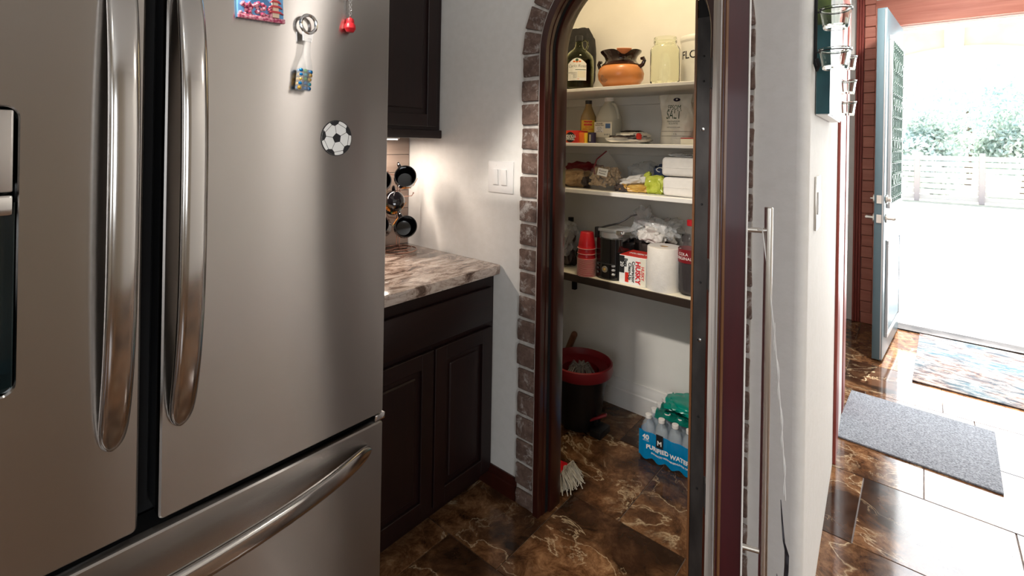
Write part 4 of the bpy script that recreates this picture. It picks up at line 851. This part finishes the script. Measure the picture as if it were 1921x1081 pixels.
for i in range(110):
    a = random.uniform(-1.5, 1.5); L = random.uniform(.045, .085); y0 = random.uniform(-.03, .03)
    p3 = Vector((L*cos(a*.8), y0+L*.75*sin(a), .008+random.uniform(0, .02))); yn.tube([(0, y0, .052), p3*.45+Vector((0, y0*.5, .055+random.uniform(-.01, .012))), p3*.85+Vector((0, 0, .018)), p3+Vector((random.uniform(-.01,.01), random.uniform(-.014,.014), 0))], .0024, 5)
yn.obj('strings', 'mop_yarn', mp, kind='stuff')
# water bottles in film
wp = thing('water_pack', 'shrink wrapped pack of water bottles lettered PURIFIED WATER', 'water bottles', (-.722, 2.268, 0))
bmsh = MB().lathe([(0, .002), (.026, .002), (.0305, .010), (.0305, .05), (.029, .055), (.0305, .06), (.0305, .13), (.024, .155), (.0135, .172), (.0125, .180), (0, .180)], 16).obj('bottle', 'bottle_pet', None, smooth=60); bme = bmsh.data; bpy.data.objects.remove(bmsh)
cme = MB().cyl((0, 0, .176), (0, 0, .192), .0145, n=14, bev=.001).obj('cap', 'white_plastic', None); cmo = cme.data; bpy.data.objects.remove(cme)
BXN, BYN, D = 8, 5, .0625
for i in range(BXN):
    for j in range(BYN):
        x = -.227+i*D+.0; y = -.130+j*D
        b_ = inst('bottle', bme, wp, (x, y, .001)); inst('cap', cmo, b_, (0, 0, 0))
def film(x0, x1, side, z0, z1, dz, m, nm, par, off=.0328):
    t = bmesh.new(); n = int((x1-x0)/.004); R_ = []
    for i in range(n+1):
        x = x0+(x1-x0)*i/n; ph = (x+.227)/D*2*pi; bul = off-.007*(1-cos(ph))/2; col = []
        for j in range(9):
            z = z0+(z1-z0)*j/8; zz = z+(dz*(1-cos(ph))/2*(1-j/8)); col.append(t.verts.new((x, -.130-bul+.0012*noise.noise(Vector((x*60, z*50, 1))), zz)))
        R_.append(col)
    for A, B in zip(R_, R_[1:]):
        for a, b__, c2, d2 in zip(A, B, B[1:], A[1:]): t.faces.new((a, b__, c2, d2))
    bmesh.ops.solidify(t, geom=t.faces[:], thickness=.0006); m_ = MB(); m_.add(t); return m_.obj(nm, m, par, smooth=70)
fm = film(-.260, .06, 0, .004, .128, .010, 'blue_film', 'front_film', wp); film(.06, .25, 0, .004, .128, .010, 'seagreen_film', 'front_film', wp)
lf = MB(); 
t = bmesh.new(); R_ = []
for i in range(60):
    y = -.150+.30*i/59; ph = (y+.130)/D*2*pi; x = -.227-.0328+.007*(1-cos(ph))/2; R_.append([(x, y, z) for z in (.004, .06, .128)])
for r_ in R_: pass
V = [[t.verts.new(p) for p in r_] for r_ in R_]
for A, B in zip(V, V[1:]):
    for a, b__, c2, d2 in zip(A, B, B[1:], A[1:]): t.faces.new((a, b__, c2, d2))
bmesh.ops.solidify(t, geom=t.faces[:], thickness=.0006); lf.add(t); lf.obj('side_film', 'blue_film', wp, smooth=70)
tf = bmesh.new(); V = []
for i in range(50):
    row = []
    for j in range(34):
        x = -.215+.465*i/49; y = -.105+.265*j/33
        bx = abs(sin((x+.227)/D*pi)); by = abs(sin((y+.130)/D*pi)); z = .197-.020*max(bx, by)**2+.010*noise.fractal(Vector((x*14, y*14, 3)), 1, 2, 3)
        z = max(z, .1985-.03*(max(bx, by) > .62)); row.append(tf.verts.new((x, y, z)))
    V.append(row)
for A, B in zip(V, V[1:]):
    for a, b__, c2, d2 in zip(A, B, B[1:], A[1:]): tf.faces.new((a, b__, c2, d2))
bmesh.ops.solidify(tf, geom=tf.faces[:], thickness=.0006); q_ = MB(); q_.add(tf); q_.obj('top_film', 'teal_film', wp, smooth=70)
q_ = MB().pouch((-.10, .03, .19), .20, .17, .045, 91, .30, p=.8); q_.obj('gathered_film', 'teal_film', wp)
Mw = lambda x, z: T((x, -.130-.0338, z)) @ FRONT
def wt_(st, x, z, size, bold, m='white_print'):
    o = text('lettering', st, size, m, fm, Mw(x, z), bold=bold, al='LEFT', depth=.0002)
    for v in o.data.vertices:
        ph = (v.co.x+.227)/D*2*pi; v.co.y += .007*(1-cos(ph))/2
wt_('40', -.240, .103, .030, .001); wt_('BOTTLES', -.238, .088, .007, .0); wt_('PURIFIED WATER', -.222, .062, .0255, .0009); wt_('ENHANCED WITH MINERALS FOR TASTE', -.20, .038, .010, .0002)
bd = MB().box(-.175, -.143, -.1648, -.1640, .078, .136).obj('badge', 'black_ink', fm); text('lettering', 'M', .028, 'white_print', bd, T((-.159, -.1652, .098)) @ FRONT, bold=.0008)
for x in (.07, .10): MB().box(x, x+.022, -.1650, -.1644, .05, .066).obj('dark_print', 'blue_print', fm)

# ------------------------------------------------------------------ hall
HA = atan2(.055, 1)           # the hall wall runs a little aslant
HM = lambda y, z=0: T((hall_x(y), y, z)) @ Matrix.Rotation(HA, 4, 'Z')      # local +x out of the wall, +y along it
# framed canvas
cv_ = thing('canvas_painting', 'large sea green canvas painting with pale streaks on the hall wall', 'painting', M=HM(1.65, 1.522))
MB().box(.002, .034, 0, .52, 0, .62, .002, 1).obj('stretcher_frame', 'white_trim', cv_)
MB().box(.003, .036, -.002, 0, .003, .26).obj('painted_side', 'canvas_sea', cv_, label='dark teal painted side'); MB().box(.003, .036, -.002, 0, .26, .62).obj('painted_side', 'canvas_green', cv_)
MB().box(.034, .0365, 0, .52, .004, .616).obj('canvas_face', 'canvas_front', cv_)  # pale streaks are grazing reflection painted into the face colour
def sconce(M_, nm, heights, r, arm, label):
    s_ = thing('candle_sconce', label, 'candle holder', M=M_, group='black iron candle sconces on the hall wall')
    z1, z0 = max(heights)+.12, min(heights)-.05
    MB().tube([(.006, 0, z1), (.006, 0, z0+.02), (.012, -.012, z0), (.018, -.018, z0+.012), (.012, -.022, z0+.03)], .0045, 8).obj('spine', 'matt_black', s_)
    for h in heights:
        rg = MB().tube([(arm+r*1.02*cos(a), r*1.02*sin(a), h) for a in [2*pi*k/28 for k in range(28)]], .0016, 6, True).tube([(.006, 0, h), (arm-r, 0, h)], .003, 6); rg.obj('ring', 'dark_steel', s_)
        cu2 = MB().lathe([(0, -.050), (r*.74, -.050), (r*.80, -.045), (r*.98, .002), (r*1.05, .004), (r*1.05, .007), (r*.94, .006), (r*.74, -.040), (0, -.043)], 30, c=(arm, 0, h)); cu2.obj('glass_cup', 'clear_glass', s_)
    return s_
sconce(HM(1.572, 0), 's', (1.690, 1.800), .037, .052, 'candle sconce with the larger glass cups at the edge of the canvas painting')
sconce(HM(2.34, 0), 's', (1.605, 1.690, 1.785), .030, .046, 'candle sconce with glass cups beyond the canvas painting')
hs = thing('hall_switch', 'slim white switch plate with rockers on the hall wall', 'light switch', M=HM(1.68, 1.262))
MB().box(0, .006, 0, .115, -.080, .080, .002).obj('plate', 'satin_nickel', hs)
for y in (.018, .062): MB().box(.006, .010, y, y+.034, -.034, .034, .001).obj('rocker', 'white_plastic', hs)
# closet door with its red casing
dr = bpy.data.objects.new('door_1', None); COL.objects.link(dr); dr['kind'] = 'structure'; dr.matrix_world = HM(2.96)
MB().box(0, .012, -.32, -.15, 0, 2.10, .003).obj('casing', 'red_trim', dr); MB().box(0, .012, .20, .42, 0, 2.10, .003).obj('casing', 'red_trim', dr); MB().box(0, .012, -.32, .42, 2.10, 2.24, .003).obj('casing', 'red_trim', dr)
MB().box(.001, .007, -.15, .20, .01, 2.10).obj('slab', 'white_trim', dr)
# entry wall: fluted casing, cedar blocks, header
ec = sroot('trim_5')
m = MB()
for x in (-.436, -.418, -.400): m.box(x, x+.016, 4.92, 4.955, 0, 2.75, .004, 1)
m.box(-.438, -.381, 4.935, 4.955, 0, 2.75); m.obj('fluted_board', 'red_trim', ec)
pw = thing('cedar_cladding', 'stacked reddish cedar blocks clad on the wall behind the front door', 'cladding', (-.3425, 4.95, 0))
random.seed(21); bkm = [MB().box(-.055, .055, -.03+random.uniform(-.004, .004), 0, 0, .0865, .004, 1).obj('b', 'cedar', None) for _ in range(4)]
z = .0; k = 0
for o in bkm: COL.objects.unlink(o)
while z < 2.70:
    inst('block', random.choice(bkm).data, pw, (-.0+random.uniform(-.002, .002), random.uniform(-.004, .004)-.001, z+.001), sc=(.68, 1, 1)); z += .0895
MB().box(-.036, .036, -.012, 0, 0, 2.74).obj('backing', 'matt_black', pw)
MB().box(.0375, .140, -.036, 0, 0, 2.42, .004, 1).obj('upright_board', 'cedar_upright', pw)
df = sroot('trim_6')
MB().box(-.205, -.160, 4.93, 5.05, 0, 2.39, .003).obj('side_jamb', 'red_trim', df); MB().box(.82, .865, 4.93, 5.05, 0, 2.39, .003).obj('side_jamb', 'red_trim', df)
MB().box(-.31, .95, 4.915, 4.955, 2.40, 2.62, .004).obj('header_board', 'cedar', df); MB().box(-.16, .82, 4.96, 5.05, 2.355, 2.39, .003).obj('head_jamb', 'white_trim', df); MB().box(-.16, .82, 4.94, 5.10, -.004, .012, .003).obj('threshold', 'dark_steel', df)
# front door leaf, open inwards
hx, hy = -.135, 4.93; dv = Vector((-.195-hx, 4.10-hy, 0)); Ld = dv.length; dv.normalize(); nv = Vector((-dv.y, dv.x, 0))
DM = Matrix(((dv.x, nv.x, 0, hx), (dv.y, nv.y, 0, hy), (0, 0, 1, 0), (0, 0, 0, 1)))     # local x along leaf, +y towards the opening
fd = thing('front_door', 'tall dark blue front door standing open with ornate glazed panel', 'door', M=DM)
MB().box(0, Ld, -.055, 0, .012, 2.37, .003).obj('leaf', 'door_blue', fd)
gl = MB()
def ring(y, x0, x1, z0, z1, w, th): gl.box(x0, x1, y, y+th, z0, z0+w, .002, 1).box(x0, x1, y, y+th, z1-w, z1, .002, 1).box(x0, x0+w, y, y+th, z0+w, z1-w, .002, 1).box(x1-w, x1, y, y+th, z0+w, z1-w, .002, 1)
ring(0, .10, Ld-.10, 1.02, 2.20, .03, .02); ring(0, .10, Ld-.10, .14, .80, .03, .016); gl.obj('moulding', 'door_steel', fd)
MB().box(.13, Ld-.13, .001, .006, 1.05, 2.17).obj('glass_panel', 'door_glass', fd); MB().box(.14, Ld-.14, 0, .012, .18, .76, .008, 1).obj('lower_panel', 'door_blue', fd)
iw = MB(); random.seed(6)
for i in range(7):
    x = .17+i*(Ld-.34)/6; iw.tube([(x, .018, 1.05), (x, .018, 2.17)], .004, 5)
    for j in range(14): iw.ball((x+(.018 if j % 2 else -.018), .020, 1.09+j*.08), .009, 1)
for j in range(4):
    z = 1.2+j*.27; iw.tube([(.17+(Ld-.34)*k/24, .018, z+.04*sin(k*.9)) for k in range(25)], .004, 5)
iw.obj('iron_grille', 'leaded_iron', fd)
MB().box(Ld+.0002, Ld+.002, -.012, -.004, .02, 2.36).obj('edge_strip', 'door_steel', fd)
for z in (1.085, .955):
    MB().box(Ld, Ld+.003, -.042, -.014, z-.028, z+.028, .001, 1).obj('latch_plate', 'satin_nickel', fd)
    for s, y in ((-1, -.055), (1, 0)):
        h = MB().cyl((Ld-.06, y, z), (Ld-.06, y+s*.012, z), .030, n=24, bev=.003)
        if z > 1: h.cyl((Ld-.06, y+s*.012, z), (Ld-.06, y+s*.030, z), .020 if s > 0 else .006, n=16, bev=.001)
        else: h.cyl((Ld-.06, y+s*.010, z), (Ld-.06, y+s*.050, z), .011, n=14).tube([(Ld-.06, y+s*.048, z), (Ld-.10, y+s*.052, z+.002), (Ld-.17, y+s*.048, z-.004)], [.010, .009, .007], 10)
        h.obj('deadbolt' if z > 1 else 'lever_handle', 'satin_nickel', fd)
# mats
def slab(x, y, w, d, h, rz, nm, m, label, cat, thick_noise=0):
    o = MB().box(-w/2, w/2, -d/2, d/2, 0, h, .003, 2).obj(nm, m); o.location = (x, y, .0005); o.rotation_euler = (0, 0, rz); o['label'] = label; o['category'] = cat; return o
slab(-.0155, 3.188, .60, .60, .009, -.035, 'door_mat', 'grey_mat', 'flat grey carpet mat on the hall tiles', 'mat')
slab(.80, 4.385, 1.64, 1.02, .010, -.03, 'area_rug', 'rug_wool', 'patterned cream, teal and rust rug at the front door', 'rug')

# ------------------------------------------------------------------ outdoors
o = struct(MB().box(-14, 18, 5.05, 9, -.10, -.02), 'ground_patio', 'patio_concrete'); o = struct(MB().box(-30, 36, 9, 45, -.12, -.03), 'ground_yard', 'dry_lawn')
pa = thing('porch_arch', 'pale stucco porch wall with a wide flat arch in front of the garden', 'porch', (.30, 7.2, 0))
ax, az, aw, ah = .0, 1.95, .95, .50
arc = [(ax-aw*cos(pi*k/24), az+ah*sin(pi*k/24)) for k in range(25)]
poly = [(-3.2, -.03), (-aw, -.03)] + arc + [(aw, -.03), (3.2, -.03), (3.2, 3.1), (-3.2, 3.1)]
MB().prism(poly, .25, T((0, .25, 0)) @ FRONT).obj('arched_wall', 'pale_stucco', pa)
MB().prism([(-.075, az+ah-.0), (.075, az+ah-.0), (.09, 3.1), (-.09, 3.1)], .06, T((-.06, 0, 0)) @ FRONT).obj('keystone', 'white_stucco', pa)
rings = [[(x*1.0, y, z) for x, z in [(0, 0)]] for y in (0,)]
nr = []
for k in range(25):
    a = pi*k/24; nr.append([(-(aw)*cos(a), -.03, az+ah*sin(a)), (-(aw+.14)*cos(a), -.03, az+(ah+.10)*sin(a)), (-(aw+.14)*cos(a), .0, az+(ah+.10)*sin(a)), (-(aw)*cos(a), 0, az+ah*sin(a))])
MB().loft(nr).obj('arch_moulding', 'white_stucco', pa)
fn = thing('garden_fence', 'pale timber fence of horizontal boards across the garden', 'fence', (2.5, 18, -.03))
for sx in range(-8, 9):
    MB().box(sx*1.33-.03, sx*1.33+.09, -.08, .02, 0, 1.36, .01, 1).obj('post', 'post_wood', fn)
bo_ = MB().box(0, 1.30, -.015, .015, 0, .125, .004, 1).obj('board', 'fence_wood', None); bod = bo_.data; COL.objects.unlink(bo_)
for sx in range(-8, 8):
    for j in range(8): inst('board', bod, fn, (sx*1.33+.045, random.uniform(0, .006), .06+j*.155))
lab_t = ['bushy pale green tree behind the fence, nearest the front door edge', 'rounded pale green tree behind the fence in the middle of the doorway view', 'taller spreading tree behind the fence, second from the outer doorway side', 'broad tree behind the fence at the outer doorway side']
for i, (x, y, r, h) in enumerate(((.3, 20.2, 1.1, 3.2), (2.4, 21.5, 1.15, 4.2), (1.3, 26, 2.2, 5.0), (4.9, 23, 1.5, 4.8), (-2.6, 21.5, 1.5, 3.6))):
    tr = thing('tree', lab_t[i] if i < 4 else 'tree behind the fence hidden beyond the front door leaf', 'tree', (x, y, -.03), group='trees behind the garden fence'); random.seed(30+i)
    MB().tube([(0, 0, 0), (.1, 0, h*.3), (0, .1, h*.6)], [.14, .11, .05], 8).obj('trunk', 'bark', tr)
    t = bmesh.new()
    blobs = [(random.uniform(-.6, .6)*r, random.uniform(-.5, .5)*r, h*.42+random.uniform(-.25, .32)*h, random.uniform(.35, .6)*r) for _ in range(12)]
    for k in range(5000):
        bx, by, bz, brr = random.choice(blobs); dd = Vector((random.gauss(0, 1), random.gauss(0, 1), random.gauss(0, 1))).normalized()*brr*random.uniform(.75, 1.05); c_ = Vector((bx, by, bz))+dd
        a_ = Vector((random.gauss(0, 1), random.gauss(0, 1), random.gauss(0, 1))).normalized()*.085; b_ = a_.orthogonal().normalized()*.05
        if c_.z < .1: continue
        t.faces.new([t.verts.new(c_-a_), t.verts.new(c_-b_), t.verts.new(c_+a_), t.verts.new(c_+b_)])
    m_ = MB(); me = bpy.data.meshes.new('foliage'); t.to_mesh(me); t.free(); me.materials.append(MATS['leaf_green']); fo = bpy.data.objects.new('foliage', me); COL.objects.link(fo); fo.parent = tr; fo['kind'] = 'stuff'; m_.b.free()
